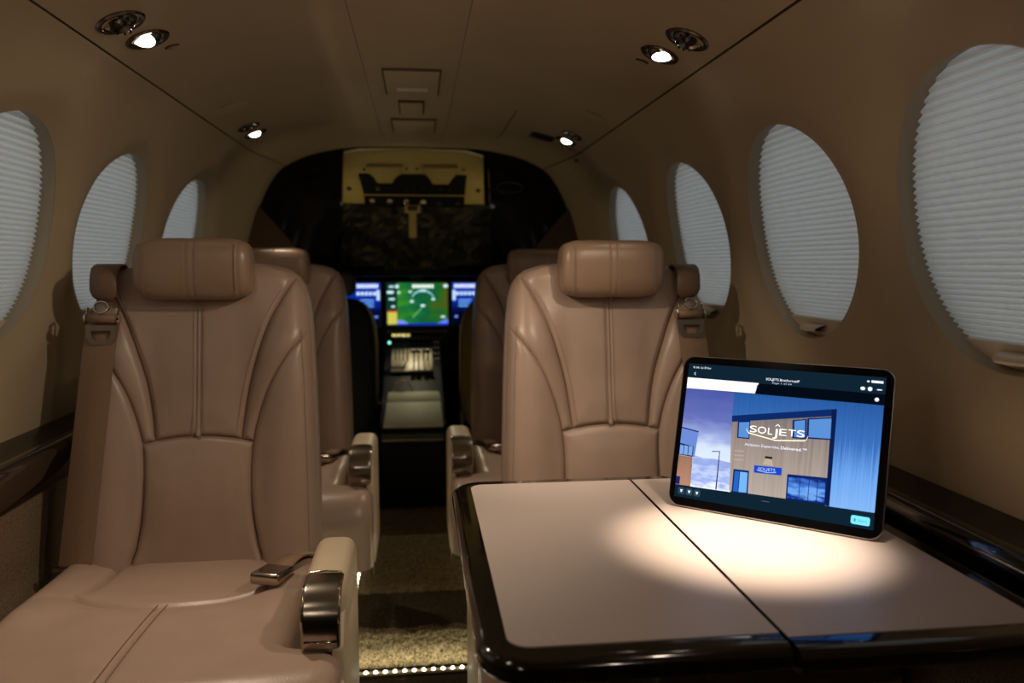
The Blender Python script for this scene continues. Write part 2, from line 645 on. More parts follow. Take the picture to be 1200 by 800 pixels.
def back_panel(name, xl, xr, z0, z1, parent, nu=18, nv=40, top_seam=True, bot_seam=True, arc=0, mirror=1, mname='leather', soft=False):
    """arc=+1: top edge follows the lumbar arc; -1: bottom edge follows it"""
    vs_, fs = [], []
    U, V = cosl(nu), cosl(nv)
    for v in V:
        zl = z0 + (z1 - z0) * v
        a, b = xl(zl), xr(zl)
        b = max(b, a + 0.0002)
        for u in U:
            x = a + (b - a) * u
            z = zl
            adj = -0.012 * min(1.0, (x / 0.098) ** 2)
            if arc > 0:
                z += adj * v
            if arc < 0:
                z += adj * (1 - v)
            d = min(u, 1 - u) * (b - a)
            if top_seam:
                d = min(d, (1 - v) * (z1 - z0))
            if bot_seam:
                d = min(d, v * (z1 - z0))
            off = edge_off(d)
            if soft:
                d2 = (1 - u) * (b - a)
                if bot_seam:
                    d2 = min(d2, v * (z1 - z0))
                off = min(edge_off(d2), edge_off(d2) - 0.0016 * max(0.0, 1 - u * (b - a) / 0.006))
            vs_.append((mirror * x, SB(x, z) - off, z))
    n = nu + 1
    for j in range(nv):
        for i in range(nu):
            fs.append((j * n + i, j * n + i + 1, (j + 1) * n + i + 1, (j + 1) * n + i))
    return mk(name, vs_, fs, mname, parent)


def stitch_mesh(paths, size=0.0011, step=0.0055, length=0.0034):
    """rows of little thread dashes along 3-D polylines"""
    bm = bmesh.new()
    for path in paths:
        path = [Vector(p) for p in path]
        acc = 0.0
        for a, b in zip(path, path[1:]):
            L = (b - a).length
            t = (b - a).normalized() if L > 1e-9 else Vector((0, 0, 1))
            while acc < L:
                c = a + t * acc
                u = t.cross(Vector((0, 1, 0.3))).normalized() * size * 0.6
                v = t.cross(u).normalized() * size * 0.8
                h = t * length / 2
                q = [bm.verts.new(c + s1 * h + s2 * u + s3 * v) for s1 in (-1, 1) for s2 in (-1, 1) for s3 in (-1, 1)]
                for f in ((0, 1, 3, 2), (4, 6, 7, 5), (0, 4, 5, 1), (2, 3, 7, 6), (0, 2, 6, 4), (1, 5, 7, 3)):
                    bm.faces.new([q[i] for i in f])
                acc += step
            acc -= L
    me = bpy.data.meshes.new('stitching')
    bm.to_mesh(me)
    bm.free()
    return me


BX = smooth_tab([(-0.06, 0.13), (0.02, 0.132), (0.09, 0.135), (0.150, 0.144), (0.192, 0.178), (0.232, 0.222), (0.262, 0.262), (0.30, 0.34)])
QT, QR = 0.455, 0.060


def wc(q):
    return 0.224 + 0.074 * sm(0.372, 0.425, q)


def SC(x, q, off=0.0):
    """cushion surface: q runs from the back crease to the front edge and down the front"""
    ax = abs(x)
    zt = 0.478 + 0.014 * sm(0.11, 0.20, ax) * (1 - sm(0.22, 0.34, q)) + 0.012 * sm(0.05, 0.40, q) - 0.006 * math.exp(-((q - 0.12) / 0.07) ** 2) * (1 - sm(0.08, 0.14, ax))
    fd = min(wc(q) - ax, 0.03)
    off = off - roundoff(fd, 0.030)
    bow = 0.018 * (ax / 0.28) ** 2          # front edge bows forward in the middle
    if q <= QT:
        return Vector((x, -q * (1 - 0.0) + bow * sm(0.3, QT, q), zt + off))
    arc = QR * math.pi / 2
    if q <= QT + arc:
        a = (q - QT) / QR
        return Vector((x, -QT - (QR + off) * math.sin(a) + bow, zt - QR + (QR + off) * math.cos(a)))
    return Vector((x, -QT - QR - off + bow + 0.15 * (q - QT - arc), zt - QR - (q - QT - arc)))


def cush_panel(name, xl, xr, q0, q1, parent, nu=18, nv=30, mirror=1, back_seam=False, front_seam=False, arcq=0, skirt=False, soft=False):
    vs_, fs = [], []
    U, V = cosl(nu), [i / nv for i in range(nv + 1)]
    for v in V:
        ql = q0 + (q1 - q0) * v
        a, b = xl(ql), max(xr(ql), xl(ql) + 0.0002)
        for u in U:
            x = a + (b - a) * u
            q = ql
            adj = -0.034 * min(1.3, (x / 0.147) ** 2)
            if arcq > 0:
                q += adj * v
            if arcq < 0:
                q += adj * (1 - v) ** 2
            d = u * (b - a)
            if not skirt:
                d = min(d, (1 - u) * (b - a))
            if back_seam:
                d = min(d, v * (q1 - q0))
            if front_seam:
                d = min(d, (1 - v) * (q1 - q0))
            off = edge_off(d, 0.006, 0.010, 0.012)
            if soft:
                d2 = v * (q1 - q0)
                off = edge_off(min(d2, 0.045), 0.006, 0.010, 0.012) - 0.006 * max(0.0, 1 - u * (b - a) / 0.010) ** 2
            p = SC(x, q, off)
            vs_.append((mirror * p.x, p.y, p.z))
        if skirt:
            p = SC(b, ql, 0)
            for dz in (0.03, 0.075):
                vs_.append((mirror * (p.x + 0.001), p.y if ql < QT else p.y + dz * 0.3, p.z - dz))
    n = nu + 1 + (2 if skirt else 0)
    for j in range(nv):
        for i in range(n - 1):
            fs.append((j * n + i, j * n + i + 1, (j + 1) * n + i + 1, (j + 1) * n + i))
    return mk(name, vs_, fs, 'leather', parent)


def superell(name, c, h, e1, e2, m, parent, n1=40, n2=64, groove=None):
    vs_, fs = [], []

    def cs(a, e):
        s = math.cos(a)
        return math.copysign(abs(s) ** e, s)

    def sn(a, e):
        s = math.sin(a)
        return math.copysign(abs(s) ** e, s)
    if groove:
        half = [0.94 * i / 48 for i in range(49)] + [0.955, 0.968, 0.979, 0.988, 0.994, 0.998, 1.0]
        ts = [-t_ for t_ in reversed(half[1:])] + half
        P_ = [math.copysign(math.asin(min(1.0, abs(t_) ** (1 / e1))), t_) for t_ in ts]
    else:
        P_ = [-math.pi / 2 + math.pi * i / n1 for i in range(n1 + 1)]
    n1 = len(P_) - 1
    for p in P_:
        for j in range(n2):
            t = 2 * math.pi * j / n2
            # poles along x
            x = h[0] * sn(p, e1)
            r = cs(p, e1)
            y, z = h[1] * r * cs(t, e2), h[2] * r * sn(t, e2)
            if groove:
                g = groove(x)
                y *= 1 - g
                z *= 1 - g
            vs_.append((c[0] + x, c[1] + y, c[2] + z))
    for i in range(n1):
        for j in range(n2):
            k2 = (j + 1) % n2
            fs.append((i * n2 + j, i * n2 + k2, (i + 1) * n2 + k2, (i + 1) * n2 + j))
    return mk(name, vs_, fs, m, parent)


def make_seat(sg, label, loc, base_z):
    """sg=+1: aisle on the +x side (armrest), shoulder belt on the other"""
    t = thing('cabin_seat', label, 'seat', loc, 'leather cabin seats')
    A = lambda z: min(interp(A_TAB, z), wb(z))
    B = lambda z: min(interp(B_TAB, z), wb(z))
    # --- backrest
    bk = None
    vs_, fs = [], []
    outl = [(wb(z), z) for z in [0.36 + 0.06 * i for i in range(10)]] + [(x, z) for z, x in W_TAB if z > 0.91]
    outl = outl + [(-x, z) for x, z in reversed(outl[:-1])]
    n = len(outl)
    for sc, dy in ((0.985, 0.034), (1.0, 0.040), (1.0, 0.075), (0.95, 0.100), (0.80, 0.112)):
        for x, z in outl:
            zc = 0.70
            vs_.append((x * sc, LEAN(z) + dy, zc + (z - zc) * sc if dy > 0.08 else z - (0.004 if dy < 0.036 else 0)))
    for q in range(4):
        for i in range(n):
            j = (i + 1) % n
            fs.append((q * n + i, q * n + j, (q + 1) * n + j, (q + 1) * n + i))
    fs.append(tuple(range(4 * n, 5 * n)))
    fs.append(tuple(range(n)))
    bk = sharp(mk('backrest', vs_, fs, 'leather', t), 60)
    zl = 0.706
    for mr in (1, -1):
        back_panel('centre_panel', lambda z: 0.0035, A, zl, 1.0266, bk, 22, 60, False, True, -1, mr, soft=True)
        back_panel('shoulder_panel', A, B, zl, 1.002, bk, 12, 50, False, True, -1, mr)
        back_panel('side_bolster', B, wb, 0.40, 0.905, bk, 18, 60, False, False, 0, mr)
    back_panel('lumbar_panel', lambda z: -B(z), B, 0.40, zl, bk, 40, 40, True, False, 1, 1)
    # felled centre seam with its two rows of stitches
    vs_, fs = [], []
    ZZ = [zl + 0.002 + (1.02 - zl) * i / 40 for i in range(41)]
    for z in ZZ:
        for x, d in ((-0.0050, 0.0), (-0.0036, 0.0022), (0.0, 0.0040), (0.0036, 0.0022), (0.0050, 0.0)):
            vs_.append((x, SB(0, z) - d, z))
    for j in range(40):
        for i in range(4):
            fs.append((j * 5 + i, j * 5 + i + 1, j * 5 + i + 6, j * 5 + i + 5))
    mk('centre_seam', vs_, fs, 'leather', bk)
    paths = []
    for xx in (-0.0085, 0.0085):
        paths.append([(xx, SB(xx, z) - 0.0056, z) for z in ZZ])
    for mr in (1, -1):
        zz = [0.46 + 0.44 * i / 30 for i in range(31)]
        paths.append([(mr * (wb(z) - 0.013), SB(wb(z) - 0.013, z) - 0.0025, z) for z in zz])
        zz = [0.715 + 0.26 * i / 30 for i in range(31)]
        paths.append([(mr * (A(z) - 0.0085), SB(A(z) - 0.0085, z) - 0.0018, z) for z in zz])
    st = link('stitching', stitch_mesh(paths), 'thread', bk, smooth=False)
    st['kind'] = 'stuff'
    # --- headrest
    def grv(x):
        g = 0.0
        for xc, wd, dp in ((-0.0065, 0.003, 0.016), (0.0065, 0.003, 0.016), (0.083, 0.003, 0.02), (-0.083, 0.003, 0.02)):
            g += dp * math.exp(-((x - xc) / wd) ** 2)
        return g
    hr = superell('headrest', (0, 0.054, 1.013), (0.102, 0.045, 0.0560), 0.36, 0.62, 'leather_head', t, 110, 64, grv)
    paths = []
    for xx in (-0.0105, 0.0105, 0.079, -0.079):
        pth = []
        for i in range(25):
            a = math.pi + (-0.75 + 1.5 * i / 24)
            pth.append((xx, 0.054 + 0.0447 * math.copysign(abs(math.cos(a)) ** 0.62, math.cos(a)), 1.013 + 0.0555 * math.copysign(abs(math.sin(a)) ** 0.62, math.sin(a))))
        paths.append(pth)
    st = link('stitching', stitch_mesh(paths), 'thread', hr, smooth=False)
    st['kind'] = 'stuff'
    for xx in (-0.05, 0.05):
        tube('headrest_post', [(xx, 0.09, 0.95), (xx, 0.088, 1.0)], 0.006, 'dark_metal', hr)
    # --- cushion
    cu = box('cushion', (0, -0.22, 0.375), (0.40, 0.50, 0.13), 'leather', t, 0.03)
    bx = lambda q: min(interp(BX, q), wc(q))
    cush_panel('rear_panel', lambda q: -bx(q), bx, -0.04, 0.192, cu, 36, 26, 1, False, True, 1)
    for mr in (1, -1):
        cush_panel('front_panel', lambda q: 0.0, bx, 0.192, 0.66, cu, 26, 70, mr, True, False, -1, skirt=True, soft=True)
        cush_panel('side_panel', bx, wc, -0.04, 0.236, cu, 14, 26, mr, False, False, 0, skirt=True)
    paths = []
    for xx in (-0.007, 0.007):
        paths.append([SC(xx, 0.205 + 0.43 * i / 40, 0.0060) for i in range(41)])
    for mr in (1, -1):
        pth = []
        for i in range(31):
            q = 0.47 + 0.17 * i / 30
            p = SC(wc(q) - 0.016, q, 0.004)
            pth.append((mr * p.x, p.y, p.z))
        paths.append(pth)
    st = link('stitching', stitch_mesh(paths), 'thread', cu, smooth=False)
    st['kind'] = 'stuff'
    # --- armrest with smoked chrome recline handle
    ax = sg * 0.268
    bm = bmesh.new()
    box_bm(bm, (ax, -0.268, 0.535), (0.064, 0.215, 0.085), 0.020, 4)
    me = bpy.data.meshes.new('armrest')
    bm.to_mesh(me)
    bm.free()
    ar = sharp(link('armrest', me, 'leather_arm', t), 50)
    poly = [(sg * 0.282, -0.155, 0.53), (sg * 0.282, -0.155, 0.29), (sg * 0.282, -0.36, 0.29), (sg * 0.282, -0.405, 0.33), (sg * 0.282, -0.405, 0.50), (sg * 0.282, -0.36, 0.545)]
    prism('armrest_side', poly, None, (sg * 0.017, 0, 0), 'leather_arm', ar, 0.005)
    pr = [(-0.335, 0.5795), (-0.352, 0.5800)]
    for i in range(11):
        a = math.pi / 2 * i / 10
        pr.append((-0.355 - 0.052 * math.sin(a), 0.528 + 0.0515 * math.cos(a)))
    pr += [(-0.407, 0.512), (-0.403, 0.497), (-0.394, 0.487)]
    hw = 0.026
    vs_, fs = [], []
    m_ = len(pr)
    cols = [(-hw, 0.012), (-hw, 0.002), (-hw + 0.003, 0.0), (-hw + 0.0045, -0.0), (0.0, -0.0012), (hw - 0.0045, -0.0), (hw - 0.003, 0.0), (hw, 0.002), (hw, 0.012)]
    for i, (y, z) in enumerate(pr):
        a, b = pr[max(0, i - 1)], pr[min(m_ - 1, i + 1)]
        ty, tz = b[0] - a[0], b[1] - a[1]
        l = math.hypot(ty, tz)
        ny_, nz_ = tz / l, -ty / l       # outward
        for x, dep in cols:
            vs_.append((ax + x, y - (-ny_) * 0 - ny_ * dep * -1 if False else y + ny_ * -dep, z + nz_ * -dep))
    nc = len(cols)
    for i in range(m_ - 1):
        for j in range(nc - 1):
            fs.append((i * nc + j, i * nc + j + 1, (i + 1) * nc + j + 1, (i + 1) * nc + j))
    hd = mk('recline_handle', vs_, fs, 'dark_metal', ar)
    tube('handle_rim', [(ax - hw, pr[0][0], pr[0][1] - 0.004), (ax - hw * 0.8, pr[0][0] + 0.004, pr[0][1]), (ax, pr[0][0] + 0.006, pr[0][1] + 0.001), (ax + hw * 0.8, pr[0][0] + 0.004, pr[0][1]),
                       (ax + hw, pr[0][0], pr[0][1] - 0.004)], 0.0016, 'chrome', hd)
    for x in (-hw + 0.001, hw - 0.001):
        tube('handle_rim', [(ax + x, y - 0.0005, z + 0.0005) for y, z in pr[4:12]], 0.0017, 'chrome', hd)
    tube('handle_rim', [(ax - hw * 0.85, -0.4085, 0.511), (ax, -0.4095, 0.511), (ax + hw * 0.85, -0.4085, 0.511)], 0.0016, 'chrome', hd)
    box('handle_socket', (ax, -0.386, 0.49), (0.044, 0.03, 0.05), 'base', ar, 0.006)
    # --- lap buckle lying by the aisle bolster
    m4 = Matrix.Translation((sg * 0.158, -0.145, 0.502)) @ Matrix.Rotation(R_(-18) * sg, 4, 'Z') @ Matrix.Rotation(R_(-6), 4, 'X')
    bu = box('lap_buckle', (0, 0, 0.004), (0.052, 0.058, 0.020), 'dark_metal', t, 0.005, 3, m4)
    box('buckle_flap', (0, -0.0275, 0.006), (0.048, 0.004, 0.010), 'chrome', bu, 0.0015, 2, m4)
    vs_, fs = [], []
    for i in range(9):
        f = i / 8
        p = Vector((sg * (0.165 + 0.045 * f), -0.12 + 0.11 * f, 0.507 + 0.012 * math.sin(f * math.pi) - 0.035 * f * f))
        for dx in (-0.019, 0.019):
            vs_.append(p + Vector((dx, 0.3 * dx * sg * 0, 0)))
            vs_.append(p + Vector((dx, 0, -0.0025)))
    for i in range(8):
        a = i * 4
        fs += [(a, a + 2, a + 6, a + 4), (a + 1, a + 5, a + 7, a + 3), (a, a + 4, a + 5, a + 1), (a + 2, a + 3, a + 7, a + 6)]
    mk('lap_strap', vs_, fs, 'webbing', bu)
    # --- shoulder belt on the wall side
    b_ = -sg
    def sfront(x, z):
        return SB(min(abs(x), wb(z) - 0.012), z)
    strap = thing_part = None
    vs_, fs = [], []
    ZS = [0.925 - 0.44 * i / 24 for i in range(25)]
    for z in ZS:
        f = (0.925 - z) / 0.44
        xc = 0.160 + 0.041 * f
        y = min(sfront(xc - 0.02, z), sfront(xc, z), sfront(xc + 0.02, z)) - 0.010
        for dx, dy in ((-0.0285, 0.0), (-0.010, -0.0012), (0.010, -0.0012), (0.0285, 0.0), (0.0285, 0.003), (-0.0285, 0.003)):
            vs_.append((b_ * (xc + dx), y + dy + (0.006 * max(0, dx) / 0.0285), z))
    for i in range(24):
        for j in range(6):
            k2 = (j + 1) % 6
            fs.append((i * 6 + j, i * 6 + k2, (i + 1) * 6 + k2, (i + 1) * 6 + j))
    strap = sharp(mk('shoulder_belt', vs_, fs, 'webbing', t), 50)
    # leather guide over the shoulder
    prg = [(0.075, 1.000), (0.050, 1.018), (0.030, 1.019), (0.014, 1.013), (0.006, 1.002), (0.003, 0.988), (0.002, 0.974), (0.003, 0.963), (0.006, 0.956)]
    vs_, fs = [], []
    for i, (y, z) in enumerate(prg):
        hw_ = 0.0245 if i < 6 else (0.0245, 0.0245, 0.0205, 0.012)[i - 5]
        yy = y + 0.052
        for dx, dy in ((-1, 0.004), (-0.9, 0), (0, -0.002), (0.9, 0), (1, 0.004), (0.9, 0.009), (-0.9, 0.009)):
            vs_.append((b_ * 0.157 + dx * hw_, yy + dy - 0.014, z + (dy * 0.4 if i < 4 else 0)))
    for i in range(len(prg) - 1):
        for j in range(7):
            k2 = (j + 1) % 7
            fs.append((i * 7 + j, i * 7 + k2, (i + 1) * 7 + k2, (i + 1) * 7 + j))
    fs += [tuple(range(7)), tuple(range((len(prg) - 1) * 7, len(prg) * 7))]
    mk('belt_guide', vs_, fs, 'leather_dark', strap)
    yb = sfront(0.160, 0.92) - 0.022
    tube('belt_ring', [(b_ * 0.157 + 0.0125 * math.cos(2 * math.pi * i / 16), yb - 0.004 + 0.004 * math.sin(2 * math.pi * i / 16), 0.945 + 0.010 * math.sin(2 * math.pi * i / 16)) for i in range(16)],
         0.0022, 'chrome', strap, 6, True)
    tube('belt_roller', [(b_ * 0.157 - 0.026, yb - 0.002, 0.925), (b_ * 0.157 + 0.026, yb - 0.002, 0.925)], 0.0085, 'webbing', strap, 12)
    for e in (-1, 1):
        lathe('roller_cap', [(0.0, 0.0), (0.0085, 0.0), (0.0095, 0.002), (0.0095, 0.004)], 'chrome', strap, 12,
              Matrix.Translation((b_ * 0.157 + e * 0.030, yb - 0.002, 0.925)) @ Matrix.Rotation(R_(-90 * e), 4, 'Y'))
        box('hardware_plate', (b_ * 0.157 + e * 0.0255, yb + 0.001, 0.934), (0.004, 0.008, 0.022), 'chrome', strap, 0.0015, 2)
    # latch tongue with trapezoid slot
    out = [(-0.026, 0.913), (0.026, 0.913), (0.026, 0.892), (0.017, 0.878), (-0.017, 0.878), (-0.026, 0.892)]
    inn = [(-0.017, 0.903), (0.017, 0.903), (0.016, 0.895), (0.011, 0.886), (-0.011, 0.886), (-0.016, 0.895)]
    vs_, fs = [], []
    for yy in (yb - 0.001, yb - 0.007):
        for pts in (out, inn):
            for x, z in pts:
                vs_.append((b_ * 0.159 + x, yy, z))
    for i in range(6):
        j = (i + 1) % 6
        fs += [(i, j, 6 + j, 6 + i), (12 + i, 18 + i, 18 + j, 12 + j), (i, 12 + i, 12 + j, j), (6 + i, 6 + j, 18 + j, 18 + i)]
    mk('latch_tongue', vs_, fs, 'tongue', strap, smooth=False)
    box('belt_anchor', (b_ * 0.203, SB(0.17, 0.49) - 0.014, 0.490), (0.060, 0.012, 0.010), 'dark_metal', strap, 0.003, 2)
    # --- base
    bs = box('seat_base', (0, -0.19, (base_z + 0.005 + 0.325) / 2), (0.34, 0.42, 0.325 - base_z - 0.005), 'base', t, 0.02)
    for sx in (-1, 1):
        box('floor_rail', (sx * 0.15, -0.19, base_z + 0.012), (0.03, 0.46, 0.016), 'dark_metal', bs, 0.003, 2)
    return t


SEATS = [
    make_seat(1, 'taupe leather cabin seat without a table, its whole cushion showing, beside the aisle', (-0.405, 1.45, 0.0), 0.0),
    make_seat(-1, 'taupe leather cabin seat behind the table with the standing tablet', (0.377, 1.468, 0.0), 0.0),
    make_seat(1, 'taupe leather cabin seat by the partition, half hidden behind the seat without a table', (-0.410, 2.26, 0.0), 0.0865),
    make_seat(-1, 'taupe leather cabin seat by the partition, half hidden behind the seat at the table', (0.373, 2.33, 0.0), 0.0865),
]


# ------------------------------------------------------------------ table
tb = thing('folding_table', 'pull-out table with pale laminate top and glossy dark wood edge', 'table', (0.05, 0.66, 0.0))
TO = Vector((0.05, 0.66, 0.0))
TZ = 0.680


def rrect(x0, y0, x1, y1, rads, n=8):
    """rounded rectangle, radii for corners (x0y0, x1y0, x1y1, x0y1)"""
    pts = []
    for (cx, cy, a0), r in zip(((x0, y0, 180), (x1, y0, 270), (x1, y1, 0), (x0, y1, 90)), rads):
        sx = 1 if cx == x0 else -1
        sy = 1 if cy == y0 else -1
        if r <= 0:
            pts.append((cx, cy))
            continue
        for i in range(n + 1):
            a = R_(a0 + 90 * i / n)
            pts.append((cx + sx * r + r * math.cos(a), cy + sy * r + r * math.sin(a)))
    return pts


def inset_rr(x0, y0, x1, y1, rads, ins, flags):
    """inset per side flags (left, near, right, far)"""
    return rrect(x0 + ins * flags[0], y0 + ins * flags[1], x1 - ins * flags[2], y1 - ins * flags[3], [max(0.0, r - ins) for r in rads])


def table_leaf(x0, x1, y0, y1, rads, flags, zofs):
    wd = 0.030
    th = 0.026
    # glossy bullnose edge: rings of outline at different insets and heights
    rings = [(wd, TZ - 0.001)]
    for i in range(9):
        a = math.pi / 2 * i / 8
        rings.append((0.012 - 0.012 * math.sin(a), TZ - 0.0125 + 0.012 * math.cos(a)))
    for i in range(1, 9):
        a = math.pi / 2 * i / 8
        rings.append((0.010 - 0.010 * math.cos(a), TZ - 0.0145 - 0.0105 * math.sin(a)))
    rings.append((0.05, TZ - th))
    vs_, fs = [], []
    for ins, z in rings:
        pts = inset_rr(x0, y0, x1, y1, rads, ins, flags)
        # keep vertex counts alike
        pts = inset_fixed(x0, y0, x1, y1, rads, ins, flags)
        n = len(pts)
        for x, y in pts:
            vs_.append(Vector((x, y, z + zofs)) - TO)
    for q in range(len(rings) - 1):
        for i in range(n):
            j = (i + 1) % n
            fs.append((q * n + i, q * n + j, (q + 1) * n + j, (q + 1) * n + i))
    fs.append(tuple(range((len(rings) - 1) * n, len(rings) * n)))
    ed = sharp(mk('table_edge', vs_, fs, 'gloss_wood', tb), 45)
    pts = inset_fixed(x0, y0, x1, y1, rads, wd - 0.001, flags)
    n = len(pts)
    vs_ = [Vector((x, y, TZ - 0.003 + zofs)) - TO for x, y in pts] + [Vector((x, y, TZ + zofs)) - TO for x, y in pts]
    fs = [tuple(range(n, 2 * n))] + [(i, (i + 1) % n, n + (i + 1) % n, n + i) for i in range(n)]
    sharp(mk('table_top', vs_, fs, 'laminate', tb), 30)


def inset_fixed(x0, y0, x1, y1, rads, ins, flags):
    n = 8
    X0, Y0_, X1, Y1_ = x0 + ins * flags[0], y0 + ins * flags[1], x1 - ins * flags[2], y1 - ins * flags[3]
    pts = []
    for (cx, cy, a0), r0 in zip(((X0, Y0_, 180), (X1, Y0_, 270), (X1, Y1_, 0), (X0, Y1_, 90)), rads):
        sx = 1 if cx == X0 else -1
        sy = 1 if cy == Y0_ else -1
        r = max(0.0005, r0 - ins) if r0 > 0.001 else 0.0003
        for i in range(n + 1):
            a = R_(a0 + 90 * i / n)
            pts.append((cx + sx * r + r * math.cos(a), cy + sy * r + r * math.sin(a)))
    return pts


table_leaf(0.048, 0.3303, 0.638, 1.222, (0.05, 0, 0, 0.05), (1, 1, 0, 1), 0.0)
table_leaf(0.3345, 0.624, 0.629, 1.222, (0, 0.03, 0.03, 0), (0, 1, 1, 1), 0.0)
for hy in (0.72, 0.95, 1.16):
    tube('hinge', [(0.332 - TO.x, hy - 0.03 - TO.y, TZ - 0.028), (0.332 - TO.x, hy + 0.03 - TO.y, TZ - 0.028)], 0.0022, 'chrome', tb)
box('support_arm', (0.575 - TO.x, 0.94 - TO.y, TZ - 0.046), (0.07, 0.30, 0.036), 'base', tb, 0.006)
box('support_slide', (0.632 - TO.x, 0.94 - TO.y, TZ - 0.052), (0.05, 0.26, 0.022), 'dark_metal', tb, 0.004)

# ------------------------------------------------------------------ tablet
TW, TH, TT = 0.2806, 0.2147, 0.0062
tab = thing('tablet', 'black-framed tablet standing upright on the table, showing a building with a glowing sign', 'tablet', (0.3496, 1.0576, TZ + 0.0016))
tab.rotation_euler = (R_(-14.44), 0, R_(-40.88))
# local frame: x along the bottom edge, z up the screen, -y towards the viewer
def rr3(x0, z0, x1, z1, r, y, n=8):
    return [(x, y, z) for x, z in rrect(x0, z0, x1, z1, (r, r, r, r), n)]


vs_, fs = [], []
RC = 0.017
rings = []
for ins, y in ((0.0032, 0.0), (0.0012, 0.0), (0.0, 0.0010), (0.0, TT - 0.0012), (0.0012, TT), (0.03, TT)):
    pts = [(x, y, z) for x, z in inset_fixed(0, 0, TW, TH, (RC, RC, RC, RC), ins, (1, 1, 1, 1))]
    rings.append(pts)
n = len(rings[0])
for q in rings:
    vs_ += q
for q in range(len(rings) - 1):
    for i in range(n):
        j = (i + 1) % n
        fs.append((q * n + i, q * n + j, (q + 1) * n + j, (q + 1) * n + i))
fs.append(tuple(range((len(rings) - 1) * n, len(rings) * n)))
sharp(mk('case', vs_, fs, 'alu', tab), 40)
pts = [(x, -0.0002, z) for x, z in inset_fixed(0, 0, TW, TH, (RC, RC, RC, RC), 0.0014, (1, 1, 1, 1))]
bz = mk('glass', pts + [(x, 0.0006, z) for x, y, z in pts], [tuple(range(n))] + [(i, (i + 1) % n, n + (i + 1) % n, n + i) for i in range(n)], 'bezel', tab, smooth=False)
# folded cover behind that props the tablet up
mk_st = prism('stand', [(0.03, TT, 0.012), (TW - 0.03, TT, 0.012), (TW - 0.03, TT, 0.11), (0.03, TT, 0.11)], None, (0, 0.003, 0), 'base', tab)
prism('stand', [(0.05, TT + 0.004, 0.105), (TW - 0.05, TT + 0.004, 0.105), (TW - 0.05, 0.075, 0.022), (0.05, 0.075, 0.022)], None, (0, 0.002, 0.002), 'base', tab)

EM = {}


def em(col, s=1.0):
    key = (tuple(round(c, 3) for c in col), round(s, 2))
    if key not in EM:
        EM[key] = emis('screen_colour_%d' % len(EM), col, s * 1.2)
    return EM[key]


def srgb(r, g, b):
    return tuple(((c / 255 / 12.92) if c / 255 <= 0.04045 else ((c / 255 + 0.055) / 1.055) ** 2.4) for c in (r, g, b))


def pic_poly(name, pts, col, parent, lay, s=1.0, cmat=None):
    """flat piece of picture on the screen, points in millimetres"""
    y = -0.0004 - 0.00008 * lay
    return mk(name, [(x / 1000, y, z / 1000) for x, z in pts], [tuple(range(len(pts)))], cmat or em(srgb(*col), s), parent, smooth=False)


def gradient(name, stops, axis='Z', z0=0.0, z1=0.2, noise=0.0, nscale=60.0, bands=0.0, bscale=300.0):
    """print on the lit screen: colour ramp along the picture's own height, optional streaks"""
    m = bpy.data.materials.new(name)
    m.use_nodes = True
    nt = m.node_tree
    nt.nodes.remove(nt.nodes['Principled BSDF'])
    e = nt.nodes.new('ShaderNodeEmission')
    tc = nt.nodes.new('ShaderNodeTexCoord')
    sp = nt.nodes.new('ShaderNodeSeparateXYZ')
    nt.links.new(tc.outputs['Object'], sp.inputs[0])
    mr = nt.nodes.new('ShaderNodeMapRange')
    mr.inputs['From Min'].default_value = z0
    mr.inputs['From Max'].default_value = z1
    nt.links.new(sp.outputs[axis], mr.inputs['Value'])
    src = mr.outputs[0]
    if noise or bands:
        n = nt.nodes.new('ShaderNodeTexNoise')
        mp = nt.nodes.new('ShaderNodeMapping')
        if bands:
            mp.inputs['Scale'].default_value = (bscale, 1, 6)
            n.inputs['Scale'].default_value = 1.0
        else:
            mp.inputs['Scale'].default_value = (0.35 * nscale, 1, nscale)
            n.inputs['Scale'].default_value = 1.0
        n.inputs['Detail'].default_value = 3
        nt.links.new(tc.outputs['Object'], mp.inputs[0])
        nt.links.new(mp.outputs[0], n.inputs['Vector'])
        ma = nt.nodes.new('ShaderNodeMath')
        ma.operation = 'MULTIPLY_ADD'
        ma.inputs[1].default_value = noise or bands
        sb = nt.nodes.new('ShaderNodeMath')
        sb.operation = 'SUBTRACT'
        sb.inputs[1].default_value = 0.5
        nt.links.new(n.outputs['Fac'], sb.inputs[0])
        nt.links.new(sb.outputs[0], ma.inputs[0])
        nt.links.new(src, ma.inputs[2])
        src = ma.outputs[0]
    r = nt.nodes.new('ShaderNodeValToRGB')
    els = r.color_ramp.elements
    while len(els) < len(stops):
        els.new(0.5)
    for el, (p, c) in zip(els, stops):
        el.position = p
        el.color = (*srgb(*c), 1)
    nt.links.new(src, r.inputs['Fac'])
    e.inputs[1].default_value = 1.2
    nt.links.new(r.outputs['Color'], e.inputs[0])
    nt.links.new(e.outputs[0], nt.nodes['Material Output'].inputs[0])
    return m


_font_cache = {}


def text_mesh(txt):
    cu = bpy.data.curves.new('lettering', 'FONT')
    cu.body = txt
    cu.size = 1.0
    ob = bpy.data.objects.new('lettering_tmp', cu)
    COL.objects.link(ob)
    dg = bpy.context.evaluated_depsgraph_get()
    me = bpy.data.meshes.new_from_object(ob.evaluated_get(dg))
    bpy.data.objects.remove(ob)
    return me


